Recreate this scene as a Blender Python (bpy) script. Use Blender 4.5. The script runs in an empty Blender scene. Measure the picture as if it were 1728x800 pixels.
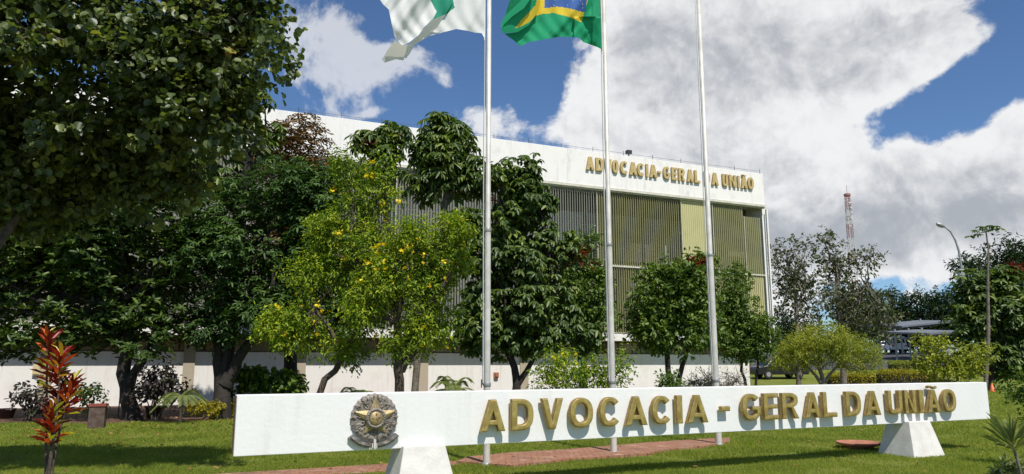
import bpy, bmesh, math, random
import numpy as np
from mathutils import Vector, Matrix
R = math.radians
random.seed(3)
sc = bpy.context.scene
col = sc.collection
# ---------------------------------------------------------------- camera
F = 1240.0; EYE = 1.7; PITCH = math.atan(212 / 1240.0)
cd = bpy.data.cameras.new('camera'); cam = bpy.data.objects.new('camera', cd); col.objects.link(cam)
cd.sensor_width = 36; cd.lens = F / 1728 * 36; cd.clip_end = 3000; cd.clip_start = 0.1
cam.location = (0, 0, EYE); cam.rotation_euler = (math.pi / 2 + PITCH, 0, 0)
sc.camera = cam
sc.view_settings.view_transform = 'Standard'; sc.view_settings.look = 'None'
sc.view_settings.gamma = 1; sc.view_settings.exposure = 0.1
# ---------------------------------------------------------------- sun
SUN_EL = 57.0
SV = Vector((0.43, -0.90, 0)).normalized()            # horizontal direction towards the sun
ld = bpy.data.lights.new('sun', 'SUN'); ld.energy = 4.9; ld.angle = R(0.53); ld.color = (1, .95, .86)
sun = bpy.data.objects.new('sun', ld); col.objects.link(sun)
tos = Vector((SV.x * math.cos(R(SUN_EL)), SV.y * math.cos(R(SUN_EL)), math.sin(R(SUN_EL))))
sun.rotation_euler = tos.to_track_quat('Z', 'Y').to_euler(); sun.location = (0, -5, 30)

def ray(x, y):
    r = (x - 864) / F; u = (400 - y) / F
    return Vector((r, math.cos(PITCH) - u * math.sin(PITCH), math.sin(PITCH) + u * math.cos(PITCH)))
def atY(x, y, Y):
    d = ray(x, y); return Vector((0, 0, EYE)) + d * (Y / d.y)
def hitz(x, y, z=0.0):
    d = ray(x, y); return Vector((0, 0, EYE)) + d * ((z - EYE) / d.z)
def azel(x, y):
    d = ray(x, y).normalized(); return math.degrees(math.atan2(d.x, d.y)), math.degrees(math.asin(d.z))

# ---------------------------------------------------------------- world: sky and clouds by direction
W = bpy.data.worlds.new('World'); sc.world = W; W.use_nodes = True
nt = W.node_tree; nt.nodes.clear()
class NB:
    def __init__(s, nt): s.nt = nt
    def n(s, t, **k):
        o = s.nt.nodes.new(t)
        for a, b in k.items(): setattr(o, a, b)
        return o
    def put(s, inp, v):
        if hasattr(v, 'is_linked') or isinstance(v, bpy.types.NodeSocket): s.nt.links.new(v, inp)
        else: inp.default_value = v
    def m(s, op, a, b=0.0, c=None, clamp=False):
        o = s.n('ShaderNodeMath', operation=op, use_clamp=clamp); s.put(o.inputs[0], a); s.put(o.inputs[1], b)
        if c is not None: s.put(o.inputs[2], c)
        return o.outputs[0]
    def ss(s, v, a, b, lo=0.0, hi=1.0):
        o = s.n('ShaderNodeMapRange', interpolation_type='SMOOTHSTEP'); s.put(o.inputs[0], v)
        o.inputs[1].default_value = a; o.inputs[2].default_value = b; o.inputs[3].default_value = lo; o.inputs[4].default_value = hi
        return o.outputs[0]
    def mix(s, f, a, b, mode='MIX'):
        o = s.n('ShaderNodeMix', data_type='RGBA', blend_type=mode); s.put(o.inputs[0], f)
        s.put(o.inputs[6], a if not isinstance(a, tuple) else (*a, 1)); s.put(o.inputs[7], b if not isinstance(b, tuple) else (*b, 1))
        return o.outputs[2]
    def noise(s, vec, scale, detail=4, rough=.55, dist=0.0):
        o = s.n('ShaderNodeTexNoise'); o.inputs['Scale'].default_value = scale; o.inputs['Detail'].default_value = detail
        o.inputs['Roughness'].default_value = rough; o.inputs['Distortion'].default_value = dist
        if vec is not None: s.nt.links.new(vec, o.inputs['Vector'])
        return o.outputs[0]
w = NB(nt)
tc = w.n('ShaderNodeTexCoord'); dirv = tc.outputs['Generated']
sep = w.n('ShaderNodeSeparateXYZ'); nt.links.new(dirv, sep.inputs[0])
az = w.m('MULTIPLY', w.m('ARCTAN2', sep.outputs[0], sep.outputs[1]), 57.2958)
el = w.m('MULTIPLY', w.m('ARCSINE', sep.outputs[2]), 57.2958)
# wobble the coordinates so that blob edges billow
wob = w.n('ShaderNodeTexNoise'); wob.inputs['Scale'].default_value = 7; wob.inputs['Detail'].default_value = 5; nt.links.new(dirv, wob.inputs['Vector'])
wsep = w.n('ShaderNodeSeparateColor'); nt.links.new(wob.outputs['Color'], wsep.inputs[0])
azw = w.m('ADD', az, w.m('MULTIPLY', w.m('SUBTRACT', wsep.outputs[0], .5), 7.0))
elw = w.m('ADD', el, w.m('MULTIPLY', w.m('SUBTRACT', wsep.outputs[1], .5), 5.0))
def blob(cx, cy, rx, ry, s=1.0):
    a, e = azel(cx, cy); k = 21.5                      # px per degree, roughly
    dx = w.m('MULTIPLY', w.m('SUBTRACT', azw, a), k / rx); dy = w.m('MULTIPLY', w.m('SUBTRACT', elw, e), k / ry)
    d2 = w.m('ADD', w.m('MULTIPLY', dx, dx), w.m('MULTIPLY', dy, dy))
    return w.m('MULTIPLY', w.m('POWER', 2.718, w.m('MULTIPLY', d2, -1.0)), s)
def field(bl):
    t = None
    for b in bl:
        v = blob(*b); t = v if t is None else w.m('ADD', t, v)
    return t
cover_b = [(1130, 110, 190, 130, .95), (1330, 60, 180, 100, .85), (1520, 70, 90, 60, .85), (1600, 70, 80, 50, 1.0), (1490, 130, 60, 35, .5), (1310, 200, 150, 110, .75), (1430, 170, 70, 60, .6), (1440, 235, 50, 32, .5),
           (1290, 370, 190, 120, 1.1), (1430, 350, 130, 80, .9), (1660, 270, 110, 80, 1.0), (1560, 330, 110, 60, .9), (1500, 415, 200, 45, 1.0), (1700, 400, 110, 60, .9), (1150, 330, 120, 110, .7),
           (990, 225, 90, 40, .9), (1060, 20, 80, 70, .6), (660, 115, 80, 40, .34), (550, 90, 80, 60, .26), (620, 25, 130, 50, .28), (740, 130, 30, 14, .3), (620, 200, 50, 10, .5), (1575, 470, 60, 18, .9), (1330, 450, 120, 30, .7),
           (1550, 205, 70, 35, -.75), (1470, 225, 70, 30, -1.1), (1430, 290, 45, 28, -.9), (1710, 90, 60, 45, -.6), (1650, 145, 60, 28, -.8), (900, 120, 80, 100, -.7), (1500, 482, 50, 18, -.8), (1680, 475, 60, 16, -.3)]
cov = field(cover_b)
n1 = w.noise(dirv, 8, 12, .62, .25); n2 = w.noise(dirv, 3.0, 3, .5)
side = w.ss(w.m('ABSOLUTE', az), 38, 50)
d = w.m('ADD', w.m('ADD', cov, w.m('MULTIPLY', side, w.m('SUBTRACT', n2, .38))), w.m('MULTIPLY', w.m('SUBTRACT', n1, .5), 3.4))
n5 = w.noise(dirv, 4.2, 6, .55, .4)
d = w.m('ADD', d, w.m('MULTIPLY', w.m('SUBTRACT', n5, .5), 2.4))
mask = w.ss(d, .22, .66)
# light and grey parts of the clouds
grey_b = [(1150, 70, 170, 90, .8), (1290, 140, 130, 60, .6), (1480, 40, 110, 30, .3), (1200, 270, 90, 50, .3), (1290, 430, 170, 50, .75), (1480, 385, 190, 45, .7), (1660, 380, 120, 50, .7), (1600, 300, 70, 25, .3), (640, 60, 110, 50, .5), (1480, 330, 60, 25, .3)]
g = field(grey_b)
def up(v, dz):
    mp = w.n('ShaderNodeVectorMath', operation='ADD'); nt.links.new(v, mp.inputs[0]); mp.inputs[1].default_value = (dz * .4, 0, dz); return mp.outputs[0]
n1b = w.noise(up(dirv, .022), 8, 12, .62, .25); n5b = w.noise(up(dirv, .045), 4.2, 6, .55, .4); n4 = w.noise(dirv, 19, 7, .58, .3); n4b = w.noise(up(dirv, .010), 19, 7, .58, .3)
emb = w.m('ADD', w.m('MULTIPLY', w.m('SUBTRACT', n1b, n1), 2.4), w.m('MULTIPLY', w.m('SUBTRACT', n4b, n4), 1.6))
emb = w.m('ADD', emb, w.m('MULTIPLY', w.m('SUBTRACT', n5b, n5), 2.6))
shade = w.m('ADD', w.m('ADD', w.m('MULTIPLY', g, .75), emb), .12)
shade = w.m('ADD', shade, w.m('MULTIPLY', w.ss(d, .7, 1.8), .25))
sh = w.m('MULTIPLY', w.ss(shade, -.05, 1.45), 1.0)
ccol = w.mix(sh, (11.4, 11.4, 11.4), (5.3, 5.6, 6.1))
sky = w.n('ShaderNodeTexSky', sky_type='NISHITA'); sky.sun_disc = False; sky.sun_elevation = R(SUN_EL); sky.sun_rotation = math.atan2(SV.x, SV.y)
sky.air_density = 1.0; sky.dust_density = .3; sky.ozone_density = 2.5; sky.altitude = 1100
skyc = w.mix(1.0, sky.outputs[0], (.98, 1.2, 1.42), 'MULTIPLY')
fin = w.mix(w.m('MULTIPLY', mask, w.ss(az, -9, 2, .62, .96)), skyc, ccol)
bg = w.n('ShaderNodeBackground'); nt.links.new(fin, bg.inputs[0]); bg.inputs[1].default_value = 0.075
wo = w.n('ShaderNodeOutputWorld'); nt.links.new(bg.outputs[0], wo.inputs[0])

# ================================================================= materials
def mat(name, base, rough=.7, metal=0.0, var=0.0, vscale=3.0, bump=0.0, bscale=40.0, spec=.5, col2=None, detail=5):
    m = bpy.data.materials.new(name); m.use_nodes = True; b = NB(m.node_tree); p = m.node_tree.nodes['Principled BSDF']
    p.inputs['Roughness'].default_value = rough; p.inputs['Metallic'].default_value = metal; p.inputs['Specular IOR Level'].default_value = spec
    co = b.n('ShaderNodeTexCoord').outputs['Object']
    if var or col2:
        nz = b.noise(co, vscale, detail, .6)
        c2 = col2 if col2 else tuple(c * (1 - var) for c in base)
        m.node_tree.links.new(b.mix(b.ss(nz, .35, .68), base, c2), p.inputs['Base Color'])
    else: p.inputs['Base Color'].default_value = (*base, 1)
    if bump:
        bp = b.n('ShaderNodeBump'); bp.inputs['Strength'].default_value = bump; bp.inputs['Distance'].default_value = .02
        m.node_tree.links.new(b.noise(co, bscale, 4, .6), bp.inputs['Height']); m.node_tree.links.new(bp.outputs[0], p.inputs['Normal'])
    return m
def leafmat(name, cols, rough=.5, trans=.25, spec=.4, nscale=.6, tint=None):
    m = bpy.data.materials.new(name); m.use_nodes = True; t = m.node_tree; b = NB(t); p = t.nodes['Principled BSDF']; out = t.nodes['Material Output']
    geo = b.n('ShaderNodeNewGeometry'); co = b.n('ShaderNodeTexCoord').outputs['Object']
    r = geo.outputs['Random Per Island']
    v = b.m('ADD', b.m('MULTIPLY', r, .7), b.m('MULTIPLY', b.m('SUBTRACT', b.noise(co, nscale, 2), .5), .9)); v = b.m('ADD', v, .15, clamp=True)
    ramp = b.n('ShaderNodeValToRGB'); t.links.new(v, ramp.inputs[0])
    els = ramp.color_ramp.elements
    while len(els) < len(cols): els.new(.5)
    for i, (pos, c) in enumerate(cols): els[i].position = pos; els[i].color = (*c, 1)
    p.inputs['Roughness'].default_value = rough; p.inputs['Specular IOR Level'].default_value = spec
    t.links.new(ramp.outputs[0], p.inputs['Base Color'])
    tr = b.n('ShaderNodeBsdfTranslucent')
    tcx = b.mix(1.0, ramp.outputs[0], (1.6, 1.8, .7), 'MULTIPLY'); t.links.new(tcx, tr.inputs[0])
    mx = b.n('ShaderNodeMixShader'); mx.inputs[0].default_value = trans
    t.links.new(p.outputs[0], mx.inputs[1]); t.links.new(tr.outputs[0], mx.inputs[2]); t.links.new(mx.outputs[0], out.inputs[0])
    return m
M = {}
M['pedestal'] = mat('white_plaster', (.68, .66, .63), .8, var=.14, vscale=5, bump=.25, bscale=25)
M['rust_edge'] = mat('stained_edge', (.35, .2, .16), .8, var=.3)
M['brass'] = mat('brass', (.68, .51, .19), .30, .72, col2=(.46, .32, .10), vscale=9, bump=.1, bscale=60)
M['brass_pale'] = mat('pale_brass', (.62, .47, .20), .5, .3, col2=(.48, .35, .14), vscale=4)
M['brass_side'] = mat('darker_brass', (.40, .28, .10), .45, .7, col2=(.24, .16, .06), vscale=12, bump=.1, bscale=60)  # darker brass for the side walls of the letters
M['old_gold'] = mat('tarnished_gold', (.46, .35, .17), .45, .5, col2=(.25, .19, .11), vscale=14, bump=.3, bscale=60)
M['bronze'] = mat('grey_bronze', (.30, .265, .23), .5, .4, col2=(.16, .145, .13), vscale=22, bump=.5, bscale=70)
M['pole'] = mat('grey_white_pole', (.62, .60, .56), .5, .1, var=.25, vscale=3, bump=.05)
M['rope'] = mat('white_rope', (.8, .8, .78), .8)
M['dark_metal'] = mat('dark_metal', (.05, .05, .05), .5, .3)
M['bark'] = mat('bark', (.115, .085, .065), .9, col2=(.05, .038, .03), vscale=8, bump=.8, bscale=25)
M['bark_dark'] = mat('dark_bark', (.035, .028, .024), .9, col2=(.018, .015, .013), vscale=8, bump=.8, bscale=25)
M['bark_grey'] = mat('grey_bark', (.2, .17, .14), .9, col2=(.1, .085, .07), vscale=8, bump=.6, bscale=25)
M['soil'] = mat('dark_red_soil', (.13, .062, .038), .95, col2=(.06, .032, .022), vscale=4, bump=.7, bscale=20)
M['asphalt'] = mat('asphalt', (.06, .06, .065), .9, var=.3, vscale=1, bump=.2)
M['pot'] = mat('dark_clay_pot', (.07, .035, .028), .7, var=.3)
M['terracotta'] = mat('terracotta', (.42, .17, .10), .8, col2=(.30, .12, .08), vscale=6, bump=.2)
M['box'] = mat('weathered_box', (.12, .085, .07), .85, col2=(.07, .04, .03), vscale=6, bump=.4)
M['red_rim'] = mat('red_rim', (.25, .06, .04), .7)
M['beige_box'] = mat('beige_plastic', (.6, .5, .28), .6)
M['black'] = mat('black_paint', (.02, .02, .022), .25)
M['tyre'] = mat('rubber', (.02, .02, .02), .9)
M['glass_dark'] = mat('dark_glass', (.02, .025, .03), .08, spec=.8)
M['white_car'] = mat('white_car_paint', (.75, .76, .78), .25)
M['silver_car'] = mat('silver_car_paint', (.45, .47, .5), .3, .4)
M['red_lamp'] = mat('red_lamp', (.5, .02, .02), .3)
M['orange'] = mat('orange_plastic', (.8, .16, .03), .5)
M['tin'] = mat('pale_sheet_roof', (.16, .175, .20), .45, .2, var=.15, vscale=1)
M['galv'] = mat('galvanised_steel', (.38, .38, .37), .5, .4, var=.2)
M['mast_red'] = mat('mast_red', (.34, .15, .13), .7)
M['mast_white'] = mat('mast_white', (.55, .53, .52), .7)
M['stone'] = mat('pale_stone_path', (.42, .34, .28), .9, var=.3, vscale=3, bump=.3)

def ramp_wall(name, base, stain, streak=.5):
    m = bpy.data.materials.new(name); m.use_nodes = True; t = m.node_tree; b = NB(t); p = t.nodes['Principled BSDF']
    co = b.n('ShaderNodeTexCoord').outputs['Object']
    mp = b.n('ShaderNodeMapping'); t.links.new(co, mp.inputs[0]); mp.inputs['Scale'].default_value = (2.2, 2.2, .22)
    s1 = b.ss(b.noise(mp.outputs[0], 2.0, 6, .65), .5, .78); s2 = b.ss(b.noise(co, 1.1, 6, .65), .5, .75)
    s3 = b.ss(b.noise(co, 3.2, 7, .7), .58, .72)
    v = b.m('MULTIPLY', b.m('ADD', b.m('ADD', b.m('MULTIPLY', s1, .6), b.m('MULTIPLY', s2, .35)), b.m('MULTIPLY', s3, .4)), streak, clamp=True)
    t.links.new(b.mix(v, base, stain), p.inputs['Base Color']); p.inputs['Roughness'].default_value = .85
    bp = b.n('ShaderNodeBump'); bp.inputs['Strength'].default_value = .2; bp.inputs['Distance'].default_value = .02
    t.links.new(b.noise(co, 14, 5, .6), bp.inputs['Height']); t.links.new(bp.outputs[0], p.inputs['Normal'])
    return m
M['panel'] = ramp_wall('white_painted_panel', (.77, .775, .77), (.52, .50, .46), .42)
M['panel'].node_tree.nodes['Principled BSDF'].inputs['Roughness'].default_value = .55
M['fascia'] = ramp_wall('stained_white_concrete', (.80, .78, .75), (.44, .41, .40), .85)
M['wallw'] = ramp_wall('white_limewash', (.78, .76, .73), (.50, .38, .31), .8)
M['pilaster'] = ramp_wall('beige_render', (.42, .36, .27), (.25, .22, .17), .6)
M['frame_brown'] = mat('brown_frame', (.10, .055, .035), .6)
M['pane_reflection'] = mat('tan_reflection_glazing', (.30, .24, .14), .35, var=.4, vscale=1.2)  # tan base colour stands in for the slab underside reflected in the glass
M['slat_open'] = mat('grey_olive_louvre', (.36, .37, .30), .45, .1, var=.2, vscale=1)
M['slat_olive'] = mat('olive_louvre', (.27, .265, .13), .45, .1, var=.15, vscale=1)
M['slat_beige'] = mat('pale_olive_louvre', (.50, .47, .23), .5, 0, var=.1, vscale=1)
M['curtain'] = mat('pale_curtain', (.62, .62, .60), .8, var=.2, vscale=.8)
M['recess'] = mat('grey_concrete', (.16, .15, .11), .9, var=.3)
M['ledge'] = mat('pale_concrete_ledge', (.62, .60, .50), .8, var=.2)

# lawn ground
def ground_mat():
    m = bpy.data.materials.new('lawn_ground'); m.use_nodes = True; t = m.node_tree; b = NB(t); p = t.nodes['Principled BSDF']
    co = b.n('ShaderNodeTexCoord').outputs['Object']
    a = b.mix(b.ss(b.noise(co, .6, 6, .65), .35, .68), (.14, .18, .03), (.22, .22, .05))
    a = b.mix(b.ss(b.noise(co, 11, 4, .7), .42, .7), a, (.09, .12, .02))
    a = b.mix(b.ss(b.noise(co, .9, 5, .7, .4), .63, .74), a, (.30, .17, .08))
    t.links.new(a, p.inputs['Base Color']); p.inputs['Roughness'].default_value = .95; p.inputs['Specular IOR Level'].default_value = .1
    bp = b.n('ShaderNodeBump'); bp.inputs['Strength'].default_value = .8; bp.inputs['Distance'].default_value = .05
    t.links.new(b.noise(co, 18, 5, .7), bp.inputs['Height']); t.links.new(bp.outputs[0], p.inputs['Normal'])
    return m
M['ground'] = ground_mat()
def paver_mat():
    m = bpy.data.materials.new('terracotta_pavers'); m.use_nodes = True; t = m.node_tree; b = NB(t); p = t.nodes['Principled BSDF']
    co = b.n('ShaderNodeTexCoord').outputs['Object']
    br = b.n('ShaderNodeTexBrick'); t.links.new(co, br.inputs['Vector']); br.inputs['Scale'].default_value = 2.2; br.inputs['Mortar Size'].default_value = .025
    br.inputs['Color1'].default_value = (.36, .165, .095, 1); br.inputs['Color2'].default_value = (.29, .125, .075, 1); br.inputs['Mortar'].default_value = (.14, .09, .06, 1)
    a = b.mix(b.ss(b.noise(co, 3.5, 5, .7), .5, .72), br.outputs[0], (.42, .27, .19))
    a = b.mix(b.ss(b.noise(co, 1.3, 6, .7), .52, .7), a, (.16, .10, .06))
    t.links.new(a, p.inputs['Base Color']); p.inputs['Roughness'].default_value = .85
    return m
M['paver'] = paver_mat()

G1 = [(0, (.018, .034, .010)), (.5, (.040, .068, .016)), (1, (.085, .125, .030))]
M['lf_near'] = leafmat('grey_green_leaves', [(0, (.028, .045, .016)), (.45, (.070, .100, .034)), (.82, (.155, .19, .060)), (.93, (.30, .27, .05)), (1, (.45, .20, .03))], .42, .28, .5)
M['lf_dark'] = leafmat('dark_glossy_leaves', [(0, (.018, .040, .010)), (.6, (.055, .095, .022)), (1, (.16, .22, .045))], .38, .2, .25)
M['lf_mango'] = leafmat('deep_green_leaves', [(0, (.022, .052, .014)), (.6, (.055, .11, .026)), (1, (.13, .20, .040))], .45, .2, .25)
M['lf_brown'] = leafmat('bronze_new_leaves', [(0, (.10, .055, .022)), (.6, (.19, .095, .035)), (1, (.16, .13, .04))], .5, .15)
M['lf_yel'] = leafmat('light_feathery_leaves', [(0, (.035, .085, .008)), (.45, (.14, .225, .010)), (1, (.42, .46, .02))], .6, .3, nscale=1.1)  # dark and bright ramp ends imitate shaded undersides and sunlit leaves
M['lf_umb'] = leafmat('umbrella_leaves', [(0, (.028, .055, .012)), (.6, (.075, .125, .022)), (1, (.24, .29, .060))], .42, .25, .4)
M['lf_mid'] = leafmat('mid_green_leaves', [(0, (.035, .070, .012)), (.5, (.090, .15, .022)), (1, (.19, .26, .040))], .5, .25)
M['lf_sparse'] = leafmat('olive_sparse_leaves', [(0, (.045, .060, .030)), (.5, (.085, .10, .045)), (1, (.16, .17, .07))], .5, .2)
M['lf_bush'] = leafmat('yellow_green_fine_leaves', [(0, (.12, .155, .012)), (.5, (.26, .29, .03)), (1, (.42, .40, .06))], .6, .3)
M['lf_gold'] = leafmat('golden_hedge_leaves', [(0, (.16, .16, .012)), (.5, (.32, .27, .015)), (1, (.50, .40, .03))], .6, .3)
M['lf_far'] = leafmat('far_dark_leaves', [(0, (.012, .028, .012)), (.6, (.025, .050, .018)), (1, (.05, .08, .02))], .6, .15, .2)
M['lf_grey'] = leafmat('grey_twiggy_leaves', [(0, (.12, .12, .11)), (1, (.24, .22, .2))], .7, .1)
M['lf_purple'] = leafmat('purple_dark_leaves', [(0, (.02, .016, .018)), (.6, (.045, .03, .03)), (1, (.05, .08, .03))], .5, .15)
M['lf_palm'] = leafmat('palm_leaves', [(0, (.14, .18, .06)), (1, (.34, .38, .16))], .5, .25)
M['lf_cord'] = leafmat('red_yellow_leaves', [(0, (.05, .006, .010)), (.28, (.15, .010, .014)), (.48, (.42, .02, .02)), (.58, (.55, .14, .03)), (.66, (.62, .42, .05)), (.78, (.36, .38, .05)), (.92, (.08, .13, .03))], .4, .3)
M['lf_red'] = leafmat('red_flower_spikes', [(0, (.16, .012, .010)), (1, (.32, .05, .03))], .6, .2)
M['petal'] = leafmat('yellow_petals', [(0, (.85, .55, .01)), (1, (.95, .74, .03))], .6, .3)
M['dry'] = leafmat('dry_leaves', [(0, (.12, .06, .025)), (.6, (.28, .15, .05)), (1, (.45, .30, .10))], .8, .1)
M['grass'] = leafmat('grass_blades', [(0, (.08, .125, .018)), (.5, (.18, .235, .03)), (.85, (.30, .31, .05)), (1, (.42, .36, .11))], .6, .35, .2, nscale=.8)

# ================================================================= helpers
def link_mesh(name, me, material, parent=None, loc=None):
    o = bpy.data.objects.new(name, me); col.objects.link(o)
    if material is not None and not me.materials:
        for mm in (material if isinstance(material, (list, tuple)) else [material]): me.materials.append(mm)
    if parent is not None: o.parent = parent
    if loc is not None: o.location = loc
    return o
def npmesh(name, V, faces_flat, sizes, smooth=False):
    me = bpy.data.meshes.new(name); V = np.asarray(V, np.float32)
    me.vertices.add(len(V)); me.vertices.foreach_set('co', V.ravel())
    ff = np.asarray(faces_flat, np.int32); sz = np.asarray(sizes, np.int32)
    me.loops.add(len(ff)); me.loops.foreach_set('vertex_index', ff)
    st = np.concatenate(([0], np.cumsum(sz)[:-1])).astype(np.int32)
    me.polygons.add(len(sz)); me.polygons.foreach_set('loop_start', st); me.polygons.foreach_set('loop_total', sz)
    if smooth: me.polygons.foreach_set('use_smooth', np.ones(len(sz), bool))
    me.update(calc_edges=True); return me
class MB:
    """collects shapes; build() links them as ONE mesh object"""
    def __init__(s): s.v = []; s.f = []; s.mi = []; s.sm = []
    def add(s, vs, fs, mi=0, smooth=False):
        b = len(s.v); s.v += [tuple(p) for p in vs]
        for f in fs: s.f.append([b + i for i in f]); s.mi.append(mi); s.sm.append(smooth)
    def box(s, x0, x1, y0, y1, z0, z1, mi=0, M4=None, taper=None):
        vs = [Vector(p) for p in ((x0, y0, z0), (x1, y0, z0), (x1, y1, z0), (x0, y1, z0), (x0, y0, z1), (x1, y0, z1), (x1, y1, z1), (x0, y1, z1))]
        if M4 is not None: vs = [M4 @ v for v in vs]
        s.add(vs, [(0, 3, 2, 1), (4, 5, 6, 7), (0, 1, 5, 4), (1, 2, 6, 5), (2, 3, 7, 6), (3, 0, 4, 7)], mi)
    def tube(s, pts, rad, seg=8, mi=0, cap=True):
        pts = [Vector(p) for p in pts]; n = len(pts); rings = []; up = None
        for i in range(n):
            t = (pts[min(i + 1, n - 1)] - pts[max(i - 1, 0)]).normalized()
            if up is None: up = t.orthogonal().normalized()
            a = (up - t * up.dot(t)).normalized(); up = a; c = t.cross(a)
            r = rad[i] if isinstance(rad, (list, tuple)) else rad
            rings.append([pts[i] + (a * math.cos(2 * math.pi * k / seg) + c * math.sin(2 * math.pi * k / seg)) * r for k in range(seg)])
        vs = [p for rg in rings for p in rg]; fs = []
        for i in range(n - 1):
            for k in range(seg): fs.append((i * seg + k, i * seg + (k + 1) % seg, (i + 1) * seg + (k + 1) % seg, (i + 1) * seg + k))
        s.add(vs, fs, mi, True)
        if cap: s.add(rings[0][::-1], [tuple(range(seg))], mi); s.add(rings[-1], [tuple(range(seg))], mi)
    def lathe(s, prof, seg=20, c=(0, 0, 0), mi=0, smooth=True):
        vs = []; fs = []
        for r, z in prof:
            for k in range(seg): a = 2 * math.pi * k / seg; vs.append((c[0] + r * math.cos(a), c[1] + r * math.sin(a), c[2] + z))
        for i in range(len(prof) - 1):
            for k in range(seg): fs.append((i * seg + k, i * seg + (k + 1) % seg, (i + 1) * seg + (k + 1) % seg, (i + 1) * seg + k))
        s.add(vs, fs, mi, smooth)
    def build(s, name, mats, parent=None, origin=None, bevel=0.0):
        me = bpy.data.meshes.new(name); o0 = Vector(origin) if origin is not None else Vector((0, 0, 0))
        me.from_pydata([tuple(Vector(p) - o0) for p in s.v], [], s.f)
        me.polygons.foreach_set('material_index', s.mi); me.polygons.foreach_set('use_smooth', s.sm); me.update()
        o = link_mesh(name, me, mats, parent)
        if bevel:
            bv = o.modifiers.new('bevel', 'BEVEL'); bv.width = bevel; bv.segments = 2; bv.limit_method = 'ANGLE'
        return o
def tag(o, label=None, cat=None, group=None, kind=None):
    if label: o['label'] = label
    if cat: o['category'] = cat
    if group: o['group'] = group
    if kind: o['kind'] = kind
    return o
def thing(name, label, cat, loc=(0, 0, 0), rz=0, group=None):
    o = bpy.data.objects.new(name, None); col.objects.link(o); o.location = loc; o.rotation_euler = (0, 0, rz); o.empty_display_size = .3
    return tag(o, label, cat, group)
def terrain(x, y):
    t = min(max((y - 48) / 50, 0), 1); t = t * t * (3 - 2 * t)
    return 3.0 * t + max(0, y - 98) * .012

# ---------------------------------------------------------------- foliage
def unit(v): return v / np.maximum(np.linalg.norm(v, axis=-1, keepdims=True), 1e-9)
SHAPES = {'d': [(.5, .45)], 'r': [(.42, .18), (.55, .55), (.3, .88)], 'l': [(.5, .3), (.42, .7)]}
def leaves(name, pos, dr, nm, L, Wd, shape, material, parent, origin, fold=.15, kind=None):
    n = len(pos); pos = pos - np.array(origin); dr = unit(dr); sd = unit(np.cross(dr, nm)); nn = np.cross(sd, dr)
    pts = SHAPES[shape]; k = len(pts); L = np.broadcast_to(L, (n,))[:, None]; Wd = np.broadcast_to(Wd, (n,))[:, None]
    cols = [pos, pos + dr * L - nn * L * .12]
    for a, b in pts: cols.append(pos + dr * L * b + sd * Wd * a + nn * Wd * fold)
    for a, b in pts: cols.append(pos + dr * L * b - sd * Wd * a + nn * Wd * fold)
    nv = 2 + 2 * k; V = np.stack(cols, 1).reshape(-1, 3)
    f1 = [0] + [2 + i for i in range(k)] + [1]; f2 = [1] + [2 + k + i for i in range(k)][::-1] + [0]
    base = (np.arange(n) * nv)[:, None]; loc = np.array(f1 + f2)[None, :]
    me = npmesh(name, V, (base + loc).ravel(), np.full(2 * n, k + 2))
    o = link_mesh(name, me, material, parent)
    if kind: o['kind'] = kind
    return o
def crown_pts(rng, lobes, n, sub=7, subr=.45, inner=.25, shell=.75):
    """points with outward directions through clumped lobes"""
    S = []
    for (c, r) in lobes:
        c = np.array(c); r = np.array(r); wv = float(np.prod(r)) ** (2 / 3.)
        S.append((c, r * .75, wv * inner))
        for i in range(sub):
            u = unit(rng.normal(size=3)); u[2] = u[2] * .9 + .1
            f = rng.uniform(subr * .6, subr * 1.3)
            S.append((c + u * r * rng.uniform(.55, .85), r * f, wv * f * 1.6 / sub * 2))
    wts = np.array([s[2] for s in S]); wts /= wts.sum(); idx = rng.choice(len(S), n, p=wts)
    C = np.array([s[0] for s in S])[idx]; RR = np.array([s[1] for s in S])[idx]
    u = unit(rng.normal(size=(n, 3))); rad = rng.uniform(shell ** 3, 1, size=(n, 1)) ** (1 / 3.)
    rad = np.where(rng.random((n, 1)) < .3, rng.random((n, 1)), rad)
    return C + u * RR * rad, u
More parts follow.
